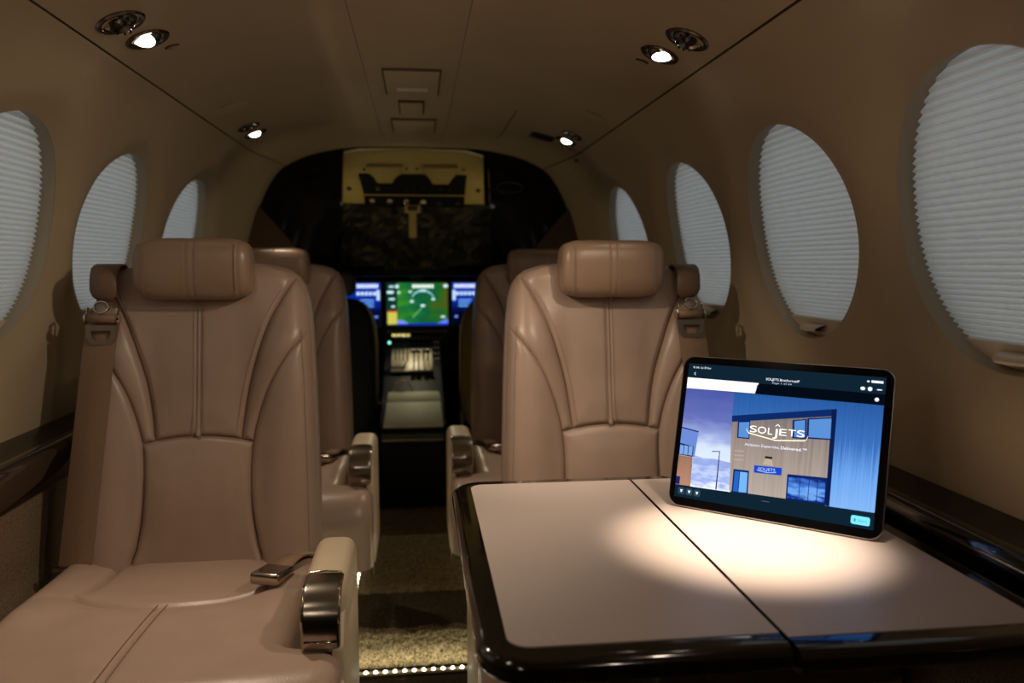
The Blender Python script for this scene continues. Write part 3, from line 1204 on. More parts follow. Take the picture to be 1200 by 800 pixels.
def pic_text(name, txt, p0, p1, hgt, col, parent, lay, s=1.0, fat=0.0):
    """text set along the baseline p0-p1 (mm), cap height hgt (mm)"""
    me = text_mesh(txt)
    xs = [v.co.x for v in me.vertices]
    x0, x1 = min(xs), max(xs)
    y = -0.0004 - 0.00008 * lay
    for v in me.vertices:
        f = (v.co.x - x0) / (x1 - x0)
        X = p0[0] + (p1[0] - p0[0]) * f
        Z = p0[1] + (p1[1] - p0[1]) * f + v.co.y / 0.73 * hgt
        v.co = Vector((X / 1000, y, Z / 1000))
    return link(name, me, em(srgb(*col), s), parent, smooth=False, recalc=False)


scr = pic_poly('screen', [(8.6, 12.6), (269.6, 12.6), (269.6, 203.6), (8.6, 203.6)], (14, 34, 48), tab, 0)
pic_poly('search_bar', [(108, 168.2), (269.5, 168.0), (269.5, 181.8), (111, 182.6), (108, 178)], (3, 10, 20), scr, 1)
pic_poly('white_strip', [(8.8, 167.4), (107, 168.4), (108.5, 175), (111, 183), (8.8, 183)], (246, 240, 238), scr, 1, 1.1)
PB0, PB1 = 29.5, 33.5                 # picture's lower edge, left and right
g_sky = gradient('screen_sky', [(0.0, (215, 228, 245)), (0.22, (205, 218, 240)), (0.36, (150, 165, 215)), (0.6, (96, 108, 178)), (1.0, (72, 84, 160))], 'Z', 0.065, 0.168, noise=0.25, nscale=90)
pic_poly('picture_sky', [(8.8, 60), (86, 60), (78.6, 167.6), (8.8, 167.4)], None, scr, 1, cmat=g_sky)
g_hill = gradient('screen_hills', [(0.0, (235, 240, 250)), (0.25, (150, 170, 228)), (0.5, (190, 205, 240)), (0.75, (140, 160, 220)), (1.0, (165, 180, 228))], 'Z', 0.03, 0.076, noise=0.9, nscale=160)
pic_poly('picture_hills', [(30, PB0), (88, PB0 + 1.2), (84, 70), (60, 72.5), (45, 71), (30, 74)], None, scr, 2, cmat=g_hill)
g_clad = gradient('screen_blue_cladding', [(0.0, (132, 180, 238)), (0.35, (104, 158, 226)), (0.62, (56, 108, 182)), (1.0, (34, 82, 148))], 'Z', 0.02, 0.175, bands=0.5, bscale=700)
pic_poly('picture_cladding', [(79, 120), (79, 167.6), (269.3, 168.0), (269.3, PB1 + 0.6), (211, 33), (208, 140)], None, scr, 2, cmat=g_clad)
g_wood = gradient('screen_timber', [(0.0, (176, 162, 152)), (0.5, (152, 138, 130)), (1.0, (116, 106, 104))], 'Z', 0.03, 0.15, bands=0.9, bscale=260)
pic_poly('picture_timber_front', [(79.3, 127), (208.9, 147.9), (212.4, 35), (86.2, 32.2)], None, scr, 3, cmat=g_wood)
pic_poly('picture_roof_edge', [(79, 134.7), (213.8, 158.0), (212, 148.6), (79.9, 126.2)], (12, 40, 98), scr, 4)
pic_poly('picture_corner_post', [(208.2, 156), (214.6, 157.2), (216.2, 33.2), (211.2, 33.2)], (10, 26, 74), scr, 5)
for wnd, inn_ in (([(88, 128), (105.2, 130.5), (106.3, 105.5), (89.2, 105.0)], [(90, 126.6), (104.0, 128.6), (105.0, 107), (91.0, 106.6)]),
                  ([(160.5, 137.5), (178.5, 141), (180.2, 114.5), (162.3, 113.5)], [(163.0, 136.5), (176.5, 139.3), (178.2, 116.4), (164.6, 115.4)]),
                  ([(179, 142), (210.8, 147), (211.8, 117.2), (180.5, 115.2)], [(181.6, 140.6), (209.0, 145.0), (210.0, 118.8), (183, 117.4)])):
    fr_ = pic_poly('picture_window', wnd, (14, 34, 88), scr, 4)
    pic_poly('picture_window', inn_, (86, 138, 205), scr, 5)
pic_poly('picture_door', [(89.0, 62.5), (110.2, 63), (111.7, 32.8), (89.5, 32.2)], (14, 36, 100), scr, 4)
pic_poly('picture_door', [(91.0, 60), (97.5, 60.2), (98.0, 32.6), (91.5, 32.4)], (36, 96, 186), scr, 5)
pic_poly('picture_door', [(98.5, 60), (108.6, 60.3), (109.8, 33.4), (99.0, 32.6)], (112, 174, 236), scr, 5)
g_shop = gradient('screen_shop_window', [(0.0, (20, 50, 150)), (0.35, (110, 165, 235)), (0.65, (60, 110, 200)), (1.0, (12, 30, 96))], 'Z', 0.033, 0.068, noise=1.3, nscale=170)
pic_poly('picture_shop_window', [(160.6, 66), (210.4, 68.4), (211.8, 34.6), (161.6, 33.4)], (12, 32, 100), scr, 4)
pic_poly('picture_shop_window', [(162.6, 62.5), (208.6, 65), (209.8, 36.6), (163.4, 35.6)], None, scr, 5, cmat=g_shop)
for xx in (177, 188.5, 199):
    pic_poly('picture_glazing_bar', [(xx, 64), (xx + 0.9, 64), (xx + 1.3, 36), (xx + 0.4, 36)], (16, 40, 120), scr, 6)
pic_poly('picture_annex', [(8.8, 109.6), (33.9, 106.5), (32.0, 71.1), (8.8, 72.0)], (104, 132, 205), scr, 3)
pic_poly('picture_annex', [(8.8, 111.2), (34.2, 107.8), (33.9, 106.0), (8.8, 109.4)], (30, 48, 110), scr, 4)
pic_poly('picture_annex_window', [(8.8, 88.2), (29.2, 85.4), (29.4, 70.8), (8.8, 71.4)], (22, 40, 92), scr, 4)
for xa, xb in ((9.4, 14.6), (15.6, 21.2), (22.4, 28.0)):
    pic_poly('picture_annex_window', [(xa, 85.8), (xb, 85.0), (xb + 0.2, 72.4), (xa, 72.6)], (120, 160, 220), scr, 5)
g_aw = gradient('screen_annex_timber', [(0.0, (176, 132, 108)), (1.0, (150, 108, 86))], 'Z', 0.03, 0.072, bands=0.8, bscale=300)
pic_poly('picture_annex_timber', [(8.8, 71), (29.4, 70.6), (30.8, 29.9), (8.8, 29.4)], None, scr, 3, cmat=g_aw)
pic_poly('picture_annex_door', [(8.8, 41), (14.6, 41), (14.6, 30), (8.8, 30)], (26, 34, 110), scr, 4)
pic_poly('picture_lamp_post', [(66.6, 83.4), (67.8, 83.4), (68.6, 31.0), (66.8, 31.0)], (26, 32, 96), scr, 4)
pic_poly('picture_lamp_post', [(56.4, 82.8), (67.6, 84.0), (67.6, 83.0), (56.4, 81.6)], (26, 32, 96), scr, 4)
pic_poly('picture_louvres', [(87.5, 88), (101, 88.6), (101, 87.4), (87.5, 86.8)], (190, 160, 145), scr, 4)
pic_poly('picture_louvres', [(87.5, 82), (101, 82.6), (101, 81.4), (87.5, 80.8)], (190, 160, 145), scr, 4)
pic_poly('picture_louvres', [(87.5, 76), (101, 76.6), (101, 75.4), (87.5, 74.8)], (190, 160, 145), scr, 4)
# lettering of the glowing sign
for ch, xa, xb, zb in (('S', 105.4, 115.0, 115.4), ('O', 116.4, 127.6, 115.2), ('L', 130.0, 136.0, 115.0), ('J', 136.6, 142.8, 113.4), ('E', 145.0, 154.4, 115.4), ('T', 156.6, 166.0, 115.8), ('S', 167.8, 177.6, 116.2)):
    pic_text('sign_lettering', ch, (xa, zb), (xb, zb + 0.1), 10.8 if ch == 'J' else 9.4, (255, 252, 240), scr, 7, 1.2)
pic_poly('sign_chevron', [(138.6, 126.6), (142.2, 130.2), (145.8, 126.9), (144.6, 126.8), (142.2, 128.7), (139.8, 126.6)], (255, 252, 240), scr, 7, 1.2)
sw = [(100.8, 119.4), (101.6, 116.2), (104.7, 113.0), (122, 110.3), (140.8, 107.4), (160, 109.4), (178.0, 111.4), (181.0, 113.4), (182.5, 118.5)]
swi = [(x * 0.985 + 141.5 * 0.015, z + 1.3 if 103 < x < 180 else z) for x, z in sw]
n = len(sw)
y_ = -0.0004 - 0.00008 * 7
mk('sign_swoosh', [(x / 1000, y_, z / 1000) for x, z in sw + swi], [(i, i + 1, n + i + 1, n + i) for i in range(n - 1)], em(srgb(255, 246, 215), 1.15), scr, smooth=False)
pic_text('sign_tagline', 'Aviation Expertise,', (100.7, 96.3), (147.2, 97.4), 3.7, (225, 232, 255), scr, 7, 1.1)
pic_text('sign_tagline', 'Delivered.\u2122', (149.0, 97.3), (182.0, 98.2), 4.0, (240, 244, 255), scr, 7, 1.25)
pic_poly('picture_wall_lamp', [(129.6, 85.6), (139.2, 85.6), (139.2, 82.6), (129.6, 82.6)], (40, 26, 22), scr, 5)
pic_poly('picture_wall_lamp', [(130.2, 82.4), (138.6, 82.4), (141.5, 74), (127.5, 74)], (184, 168, 146), scr, 4)
pic_poly('picture_small_sign', [(116.4, 71.4), (153.0, 73.0), (153.3, 63.0), (117.0, 61.6)], (24, 66, 190), scr, 5)
pic_text('picture_small_sign', 'SOLJETS', (122, 65.8), (144.6, 66.6), 4.0, (190, 220, 255), scr, 7)
pic_poly('picture_small_sign', [(120, 67), (121.5, 64.8), (134, 63.6), (145.5, 65.2), (146.6, 67), (145, 66.0), (134, 64.4), (122, 65.5)], (170, 205, 250), scr, 6)
# app bars
pic_text('status_text', '9:36', (15.4, 196.8), (24.4, 196.9), 3.0, (235, 240, 248), scr, 3)
pic_text('status_text', 'Sat 30 Nov', (26.6, 196.9), (41.8, 197.1), 3.0, (235, 240, 248), scr, 3)
pic_poly('back_arrow', [(17.6, 189.2), (19.8, 191.6), (20.3, 191.0), (18.7, 189.2), (20.3, 187.4), (19.8, 186.8)], (210, 225, 245), scr, 3)
pic_text('document_title', 'SOLJETS Brochure.pdf', (120.2, 188.0), (164.2, 188.2), 3.3, (245, 248, 255), scr, 3, 1.1)
pic_text('document_title', 'Page 1 of 24', (128.9, 183.9), (154.6, 184.0), 2.1, (190, 205, 225), scr, 3)
pic_poly('battery_icon', [(252.5, 198.6), (266.5, 198.4), (266.5, 195.4), (252.5, 195.6)], (235, 240, 250), scr, 3)
pic_poly('battery_icon', [(247.4, 198.0), (250.4, 198.0), (250.4, 196.0), (247.4, 196.0)], (235, 240, 250), scr, 3)
for cx, cz, hw_, hh_ in ((243.0, 187.4, 3.0, 2.3), (251.6, 187.4, 2.8, 2.8), (262.6, 187.2, 3.4, 0.8), (260.6, 174.6, 2.6, 2.6)):
    pic_poly('tool_icon', [(cx + hw_ * math.cos(a * math.pi / 5), cz + hh_ * math.sin(a * math.pi / 5)) for a in range(10)], (235, 240, 250), scr, 3)
for cx in (18.4, 30.0, 41.4):
    pic_poly('tool_button', [(x, z) for x, z in rrect(cx - 4.8, 17.0, cx + 4.8, 26.6, (2, 2, 2, 2), 4)], (44, 64, 82), scr, 2)
    pic_poly('tool_icon', [(cx - 2.0, 23.6), (cx + 2.0, 23.6), (cx + 1.0, 20.2), (cx - 0.6, 19.6)], (215, 228, 240), scr, 3)
pic_poly('share_button', [(x, z) for x, z in rrect(242.8, 16.6, 264.9, 27.2, (2.4, 2.4, 2.4, 2.4), 5)], (120, 218, 255), scr, 2, 1.1)
pic_text('share_button', 'Share', (251.0, 20.2), (261.5, 20.3), 3.2, (40, 150, 190), scr, 3)
pic_poly('share_button', [(246.4, 19.8), (248.4, 19.8), (248.4, 23.6), (246.4, 23.6)], (40, 150, 190), scr, 3)
pic_poly('home_bar', [(131, 25.6), (141, 25.7), (141, 26.4), (131, 26.3)], (80, 100, 120), scr, 3)


# ------------------------------------------------------------------ ceiling fixtures
def basis(n, aim=None):
    n = Vector(n).normalized()
    u = n.cross(Vector((0, 1, 0)))
    if u.length < 1e-3:
        u = n.cross(Vector((1, 0, 0)))
    u.normalize()
    v = n.cross(u)
    return Matrix((u, v, n)).transposed()


def fixture(name, label, cat, group, s, y, aim=None, lit=True, watts=1.0, spot=70, rad=0.033, blend=0.9, spill=None):
    base = W(s, y, 0.0)
    t = thing(name, label, cat, base, group)
    n = Wn(s, y)
    B = basis(n).to_4x4()
    lathe('bezel', [(rad + 0.003, -0.001), (rad + 0.003, 0.002), (rad, 0.0045), (rad - 0.005, 0.004), (rad - 0.0085, -0.002), (rad - 0.010, -0.008)], 'gunmetal', t, 32, B)
    br = rad - 0.006
    if aim is None:
        d = n
    else:
        d = (Vector(aim) - base).normalized()
    D = basis(d).to_4x4()
    c = -n * 0.013
    T = Matrix.Translation(c)
    prof = [(br * math.sin(a), br * math.cos(a)) for a in [R_(x) for x in (140, 125, 110, 95, 80, 66, 52, 44)]]
    prof.append((br * 0.66, br * 0.70))
    if lit:
        ball = lathe('eyeball', prof, 'gunmetal', t, 32, T @ D)
        lathe('lens', [(0.0, br * 0.715), (br * 0.4, br * 0.712), (br * 0.67, br * 0.69)], 'lens_on', ball, 24, T @ D)
        ld = bpy.data.lights.new('reading_light', 'SPOT')
        ld.energy = watts
        ld.color = WARM
        ld.spot_size = R_(spot)
        ld.spot_blend = blend
        ld.shadow_soft_size = 0.018
        lo = bpy.data.objects.new('light_source', ld)
        COL.objects.link(lo)
        lo.parent = t
        lo.location = c + d * (br + 0.010)
        lo.rotation_euler = d.to_track_quat('-Z', 'Y').to_euler()
        if spill:  # added second spot with its own aim, fill for the seat across the aisle
            l2 = bpy.data.lights.new('reading_light_fill', 'SPOT')
            l2.energy, l2.color, l2.spot_size, l2.spot_blend, l2.shadow_soft_size = spill[0], WARM, R_(spill[1]), 1.0, 0.02
            o2 = bpy.data.objects.new('fill_light_source', l2)
            COL.objects.link(o2)
            o2.parent = t
            o2.location = lo.location
            o2.rotation_euler = (Vector(spill[2]) - base).to_track_quat('-Z', 'Y').to_euler()
    else:
        ball = lathe('nozzle', prof + [(br * 0.45, br * 0.55), (br * 0.30, br * 0.80), (0.0, br * 0.82)], 'gunmetal', t, 32, T @ D)
        for i in range(14):
            a = 2 * math.pi * i / 14
            box('grip_rib', (br * 0.80 * math.cos(a), br * 0.80 * math.sin(a), br * 0.62), (0.003, 0.003, 0.006), 'gunmetal', ball, 0, 1, T @ D)
    return t


SL = s_at(x=0.440)
RL = 'ceiling reading lamps'
fixture('reading_lamp', 'lit chrome reading lamp in the ceiling above the seat behind the table', 'lamp', RL, SL - 0.006, 1.405, (0.36, 1.22, 0.5), True, LAMP_W * 0.8, 60)
fixture('reading_lamp', 'lit chrome reading lamp in the ceiling above the seat without a table', 'lamp', RL, -SL, 1.405, (-0.40, 0.95, 0.48), True, LAMP_W * 2.2, 76)
fixture('reading_lamp', 'small lit reading lamp near the partition, on the side without a vent grille', 'lamp', RL, -SL - 0.01, 2.325, (-0.10, 1.80, 0.20), True, LAMP_W * 1.6, 44, 0.030)
fixture('reading_lamp', 'small lit reading lamp near the partition, beside the dark vent grille', 'lamp', RL, SL + 0.006, 2.36, (0.10, 1.85, 0.3), True, LAMP_W * 1.4, 44, 0.030)
fixture('air_outlet', 'dark round air outlet beside the lamp above the tablet table', 'air vent', 'ceiling air outlets', SL + 0.006, 1.292, (0.43, 1.15, 1.0), False, rad=0.035)
fixture('air_outlet', 'dark round air outlet beside the lamp above the seat without a table', 'air vent', 'ceiling air outlets', -SL - 0.008, 1.305, (-0.43, 1.15, 1.0), False, rad=0.035)
fixture('air_outlet', 'small dark air outlet near the partition, on the side without a vent grille', 'air vent', 'ceiling air outlets', -SL - 0.008, 2.225, (-0.43, 2.05, 1.0), False, rad=0.028)
fixture('air_outlet', 'small dark air outlet near the partition, between vent grille and round cover', 'air vent', 'ceiling air outlets', SL + 0.006, 2.265, (0.43, 2.1, 1.0), False, rad=0.028)
# further reading lamps over the table bay and unseen rear-row pairs put in as broad fill, above and behind the photographer
fixture('reading_lamp', 'lit reading lamp in the ceiling straight above the tablet table', 'lamp', RL, SL + 0.02, 0.88, (0.400, 0.905, 0.68), True, LAMP_W * 9.0, 31, blend=1.0, spill=(LAMP_W * 1.7, 100, (-0.30, 1.42, 0.74)))
fixture('reading_lamp', 'lit reading lamp in the ceiling across from the lamp over the tablet table', 'lamp', RL, -SL, 0.88, (0.27, 1.47, 0.76), True, LAMP_W * 3.0, 46, blend=1.0)
for sg in (-1, 1):
    fixture('reading_lamp', 'unseen fill reading lamp in the rear ceiling ' + ('on the tablet side' if sg > 0 else 'across from the tablet side'), 'lamp', RL,
            sg * SL, 0.40, (-sg * 0.34, 1.42, 0.66), True, LAMP_W * (0.5 if sg > 0 else 0.25), 110, blend=1.0)
    fixture('reading_lamp', 'unseen fill reading lamp in the ceiling of the last row' + (' by the tablet wall' if sg > 0 else ' across from the tablet wall'), 'lamp', RL,
            sg * SL, -0.55, (sg * 0.2, 0.9, 0.9), True, LAMP_W * 0.75, 120, blend=1.0)

# small curved switch slots by the near lamps, round flush covers, vent grille
for sg in (-1, 1):
    base = W(sg * (SL - 0.020), 1.478, 0)
    t = thing('lamp_switch', 'tiny curved lamp switch beside the reading lamp ' + ('above the tablet table' if sg > 0 else 'above the seat without a table'), 'switch', base, 'lamp switches')
    n_ = Wn(sg * (SL - 0.02), 1.478)
    Bm = basis(n_)
    pts = [Bm @ Vector((0.013 * math.cos(a), 0.010 * math.sin(a), 0.0005)) for a in [math.pi * (0.15 + 0.7 * i / 8) for i in range(9)]]
    tube('slot', pts, 0.0024, 'base', t, 6)
    lathe('button', [(0.0095, -0.001), (0.0095, 0.001), (0.008, 0.0018), (0.0, 0.002)], 'lining', t, 20, Bm.to_4x4())
    base = W(sg * SL, 2.01, 0)
    t = thing('speaker_cover', 'flush ivory round ceiling cover ' + ('on the vent grille side' if sg > 0 else 'on the side without a vent grille'), 'cover', base, 'flush ceiling covers')
    Bm = basis(Wn(sg * SL, 2.01)).to_4x4()
    lathe('disc', [(0.056, -0.004), (0.056, 0.0016), (0.054, 0.0022), (0.0, 0.0030)], 'lining', t, 40, Bm)
    lathe('rim_gap', [(0.0562, 0.0), (0.0600, 0.0008), (0.0612, 0.0)], 'seam', t, 40, Bm)

base = W(0.385, 2.42, 0)
t = thing('vent_grille', 'small dark slotted vent grille in the ceiling near the partition', 'vent', base)
Bm = basis(Wn(0.385, 2.42))
box('grille_frame', (0, 0, 0.0), (0.075, 0.085, 0.004), 'base', t, 0.001, 2, Bm.to_4x4())
for i in range(5):
    box('grille_slat', (-0.028 + 0.014 * i, 0, 0.003), (0.004, 0.075, 0.004), 'knob', t, 0, 1, Bm.to_4x4())
for (sx, yy, ln) in ((0.475, 2.44, 0.07), (0.53, 2.53, 0.03)):
    base = W(sx, yy, 0)
    t = thing('ceiling_latch', 'short dark latch slot beside the ceiling seam ' + ('under the vent grille' if ln > 0.05 else 'above the far window'), 'latch', base)
    Bm = basis(Wn(sx, yy)).to_4x4()
    box('slot', (0, 0, 0), (ln if ln > 0.05 else 0.012, 0.010 if ln > 0.05 else 0.04, 0.003), 'base', t, 0.001, 2, Bm)

struct(lining('trim_7', s_at(x=0.268) - 0.0015, s_at(x=0.268) + 0.0015, 2.13, 2.60, 1, 8, 'seam', None, 0.0008), 'short dark ceiling seam near the partition').location.z = -0.0006
# flush ceiling panels on the centre line
for nm, lb, x0, x1, y0, y1, lens in (('ceiling_lamp_panel', 'largest flush rectangular panel on the ceiling centre line with a frosted bar', -0.072, 0.056, 1.745, 1.99, True),
                                     ('ceiling_hatch', 'small square flush hatch between two larger ceiling panels', -0.045, 0.022, 2.075, 2.235, False),
                                     ('ceiling_hatch', 'flush rectangular ceiling hatch closest to the cockpit', -0.072, 0.058, 2.325, 2.53, False)):
    cx, cy = (x0 + x1) / 2, (y0 + y1) / 2
    t = thing(nm, lb, 'ceiling panel', (cx, cy, 1.438))
    box('shadow_gap', (0, 0, -0.0006), (x1 - x0, y1 - y0, 0.005), 'gap', t)
    box('panel', (0, 0, -0.003), (x1 - x0 - 0.008, y1 - y0 - 0.010, 0.007), 'lining', t, 0.002, 2)
    if lens:
        box('frosted_bar', (0, -0.045 + 0.09, -0.0065), (0.072, 0.030, 0.004), 'ivory', t, 0.0015, 2)

# ------------------------------------------------------------------ lit step strip
ls = thing('led_strip', 'strip of glowing warm LED beads at the foot of the carpeted step', 'light strip', (-0.02, STEP_Y - 0.030, 0.0))
box('rail', (0, 0, 0.004), (0.36, 0.014, 0.006), 'ivory', ls, 0.001, 2)
bead = None
for i in range(15):
    x = -0.168 + 0.024 * i
    if bead is None:
        bead = lathe('led_bead', [(0.0042, 0.007), (0.0038, 0.0090), (0.0024, 0.0105), (0.0, 0.0110)], 'led', ls, 10)
        bead.location = (x, 0, 0)
    else:
        c = bead.copy()
        COL.objects.link(c)
        c.parent = ls
        c.location = (x, 0, 0)
ld = bpy.data.lights.new('led_light', 'AREA')
ld.shape = 'RECTANGLE'
ld.size, ld.size_y = 0.34, 0.01
ld.energy = 0.16
ld.color = (1.0, 0.93, 0.66)
lo = bpy.data.objects.new('light_source', ld)
COL.objects.link(lo)
lo.parent = ls
lo.location = (0, -0.004, 0.016)
lo.rotation_euler = (R_(180 - 28), 0, 0)

for nm, X, ya, yb_, zf in (('beside the tableless seat', -0.187, 1.02, 1.84, 0.0), ('beside the table seat', 0.187, 1.02, 1.84, 0.0),
                           ('by the partition on the tableless side', -0.187, 2.02, 2.56, 0.088), ('by the partition on the table side', 0.187, 2.02, 2.56, 0.088)):
    t = thing('led_strip', 'warm LED floor strip along the aisle ' + nm, 'light strip', (X, (ya + yb_) / 2, zf), 'aisle floor light strips')
    box('rail', (0, 0, 0.006), (0.012, yb_ - ya, 0.010), 'ivory', t, 0.001, 2)
    for i in range(int((yb_ - ya) / 0.03)):
        c = bead.copy()
        COL.objects.link(c)
        c.parent = t
        c.location = (0, ya + 0.015 + 0.03 * i - (ya + yb_) / 2, 0.004)
    l2 = bpy.data.lights.new('aisle_led', 'AREA')
    l2.shape = 'RECTANGLE'
    l2.size, l2.size_y = 0.010, yb_ - ya
    l2.energy = 0.5 if zf == 0 else 1.7
    l2.color = (1.0, 0.86, 0.50)
    o2 = bpy.data.objects.new('light_source', l2)
    COL.objects.link(o2)
    o2.parent = t
    o2.location = (0, 0, 0.020)
    o2.rotation_euler = (0, R_(180 - (35 if zf == 0 else 68) * (1 if X < 0 else -1)), 0)

# ------------------------------------------------------------------ forward partition and cockpit shell
pt = struct(thing('wall_front', 'dark forward partition with the cockpit opening', 'wall', (0, 2.87, 0)))
del pt['category']


def k_at(y):
    return 1 - 0.085 * sm(2.45, 2.87, y)


for sg in (-1, 1):
    # glossy black upper panel filling from the opening to the lining
    outer = []
    for i in range(31):
        s = s_at(x=0.26) + (s_at(z=0.70) - s_at(x=0.26)) * i / 30
        p = W(s, 2.87, 0.12)
        outer.append((p.x, p.z))
    inn_ = [(0.29, 0.70), (0.268, 1.10)]
    poly = [(sg * x, 0.004, z) for x, z in outer + inn_]
    prism('upper_panel', poly, None, (0, 0.02, 0), 'gloss_black', pt)
    # brown lower panel with curved upper edge
    top = smooth_tab([(0.575, 1.262), (0.54, 1.215), (0.49, 1.16), (0.43, 1.085), (0.385, 1.02), (0.345, 0.94), (0.315, 0.85), (0.300, 0.74)])
    poly = [(sg * x, -0.016, z) for x, z in top] + [(sg * 0.30, -0.016, 0.09), (sg * 0.645, -0.016, 0.09), (sg * 0.66, -0.016, 0.75), (sg * 0.645, -0.016, 0.9), (sg * 0.62, -0.016, 1.12)]
    prism('lower_panel', poly, None, (0, 0.018, 0), 'part_brown', pt)
    if sg > 0:
        tube('oval_mark', [(0.335 + 0.047 * math.cos(2 * math.pi * i / 32), 0.003, 1.300 + 0.019 * math.sin(2 * math.pi * i / 32)) for i in range(32)], 0.0009, 'tongue', pt, 6, True)

vs_, fs = [], []
ns = 40
for y in (2.88, 3.4, 4.1):
    kk = 1.0
    for i in range(-ns, ns + 1):
        p = W(ARC[-1] * i / ns * 0.995, 2.0, 0.05)
        vs_.append((p.x, y, p.z + 0.03))
n = 2 * ns + 1
for q in range(2):
    for i in range(n - 1):
        fs.append((q * n + i, q * n + i + 1, (q + 1) * n + i + 1, (q + 1) * n + i))
fs.append(tuple(range(2 * n, 3 * n)))
struct(mk('wall_cockpit', vs_, fs, 'black', smooth=False), 'black cockpit shell around the instruments')

# overhead panel: beige headliner slanting down to the windscreen
OP0, OP1 = Vector((-0.014, 2.892, 1.420)), Vector((-0.014, 3.200, 1.264))
od = (OP1 - OP0)
on = Vector((0, od.z, -od.y)).normalized()
if on.z > 0:
    on = -on
oh = thing('overhead_panel', 'beige cockpit headliner with black switch panel and round gauges', 'overhead panel', OP0)


def O(px, py, lift=0.0):
    """position on the slanted panel; px in -1..1 across, py 0..1 down"""
    hw_ = 0.255 + 0.028 * py
    return od * py + Vector((px * hw_, 0, 0)) + on * lift


def oh_poly(name, pts, lift, th, m, parent, bev=0.0):
    # pts in the crop frame of the panel (x 80..1065, y 100..480)
    q = [O((x - 572.5) / 492.5, (y - 100) / 385, lift) for x, y in pts]
    return prism(name, q, None, on * th, m, parent, bev)


hl = oh_poly('headliner', [(80, 118), (200, 92), (572, 82), (945, 92), (1065, 122), (1065, 485), (80, 485)], -0.01, 0.01, 'head_beige', oh)
bp_ = oh_poly('switch_panel', [(200, 250), (265, 250), (330, 300), (430, 300), (490, 250), (650, 250), (710, 305), (820, 305), (880, 250), (945, 255), (930, 390), (925, 500), (240, 500), (235, 400)], 0.001, 0.006, 'black', oh)
oh_poly('panel_trim', [(232, 396), (934, 396), (934, 403), (232, 403)], 0.007, 0.002, 'head_beige', bp_)
for pts in ([(255, 180), (500, 180), (430, 296), (330, 296)], [(640, 180), (890, 180), (820, 300), (708, 300)]):
    oh_poly('visor_pad', pts, 0.001, 0.014, 'head_beige', oh, 0.003)
rot = basis(on).to_4x4()
for x, y, r in ((290, 452, 0.013), (410, 452, 0.013), (525, 452, 0.012), (640, 455, 0.013), (750, 465, 0.012), (880, 465, 0.010)):
    g = lathe('gauge', [(r * 1.15, 0), (r * 1.15, 0.004), (r, 0.005), (r * 0.95, 0.003), (0, 0.003)], 'chrome' if x < 700 else 'base', bp_, 20,
              Matrix.Translation(O((x - 572.5) / 492.5, (y - 100) / 385, 0.007)) @ rot)
    if x < 700:
        lathe('gauge_face', [(r * 0.8, 0.0034), (0, 0.0036)], 'ivory', g, 16, Matrix.Translation(O((x - 572.5) / 492.5, (y - 110) / 385, 0.007)) @ rot)
for x, y, r in ((330, 345, 0.008), (520, 345, 0.005), (575, 340, 0.005), (640, 340, 0.005), (765, 345, 0.006), (825, 345, 0.006)):
    lathe('switch_knob', [(r, 0), (r, 0.006), (r * 0.8, 0.009), (0, 0.009)], 'tongue' if x < 400 else 'base', bp_, 12, Matrix.Translation(O((x - 572.5) / 492.5, (y - 100) / 385, 0.007)) @ rot)
for x, y in ((530, 205), (600, 205), (925, 205), (240, 215), (135, 362), (1025, 366)):
    big = y > 300
    lathe('hook' if big else 'fastener', [(0.010 if big else 0.004, 0), (0.008 if big else 0.004, 0.006), (0, 0.007)], 'base', oh, 10, Matrix.Translation(O((x - 572.5) / 492.5, (y - 100) / 385, 0.001)) @ rot)

# crinkled sunshade behind the windscreen and hanging compass
ssh = thing('windscreen_sunshade', 'dark crinkled sunshade covering the windscreen under the overhead panel', 'sunshade', (-0.014, 3.40, 1.015))
vs_, fs = [], []
nx_, nz_ = 56, 20
for i in range(nx_ + 1):
    for j in range(nz_ + 1):
        x = -0.42 + 0.84 * i / nx_
        z = 0.25 * j / nz_
        vs_.append((x, -0.16 * z / 0.25 + random.uniform(-1, 1) * 0.003 + 0.010 * math.sin(x * 40 + z * 50 + 2 * math.sin(x * 13)) + 0.006 * math.sin(x * 23 - z * 90), z + random.uniform(-1, 1) * 0.003))
for i in range(nx_):
    for j in range(nz_):
        fs.append((i * (nz_ + 1) + j, i * (nz_ + 1) + j + 1, (i + 1) * (nz_ + 1) + j + 1, (i + 1) * (nz_ + 1) + j))
mk('shade_foil', vs_, fs, 'foil', ssh, smooth=False)
cp = thing('compass', 'beige hanging compass on the windscreen post', 'compass', (-0.018, 3.19, 1.125))
box('post', (0, 0.02, 0.062), (0.030, 0.03, 0.115), 'head_beige', cp, 0.006)
box('compass_head', (0.0, -0.002, 0.118), (0.062, 0.030, 0.034), 'head_beige', cp, 0.006)
box('compass_window', (0, -0.018, 0.118), (0.036, 0.006, 0.018), 'knob', cp, 0.002, 2)

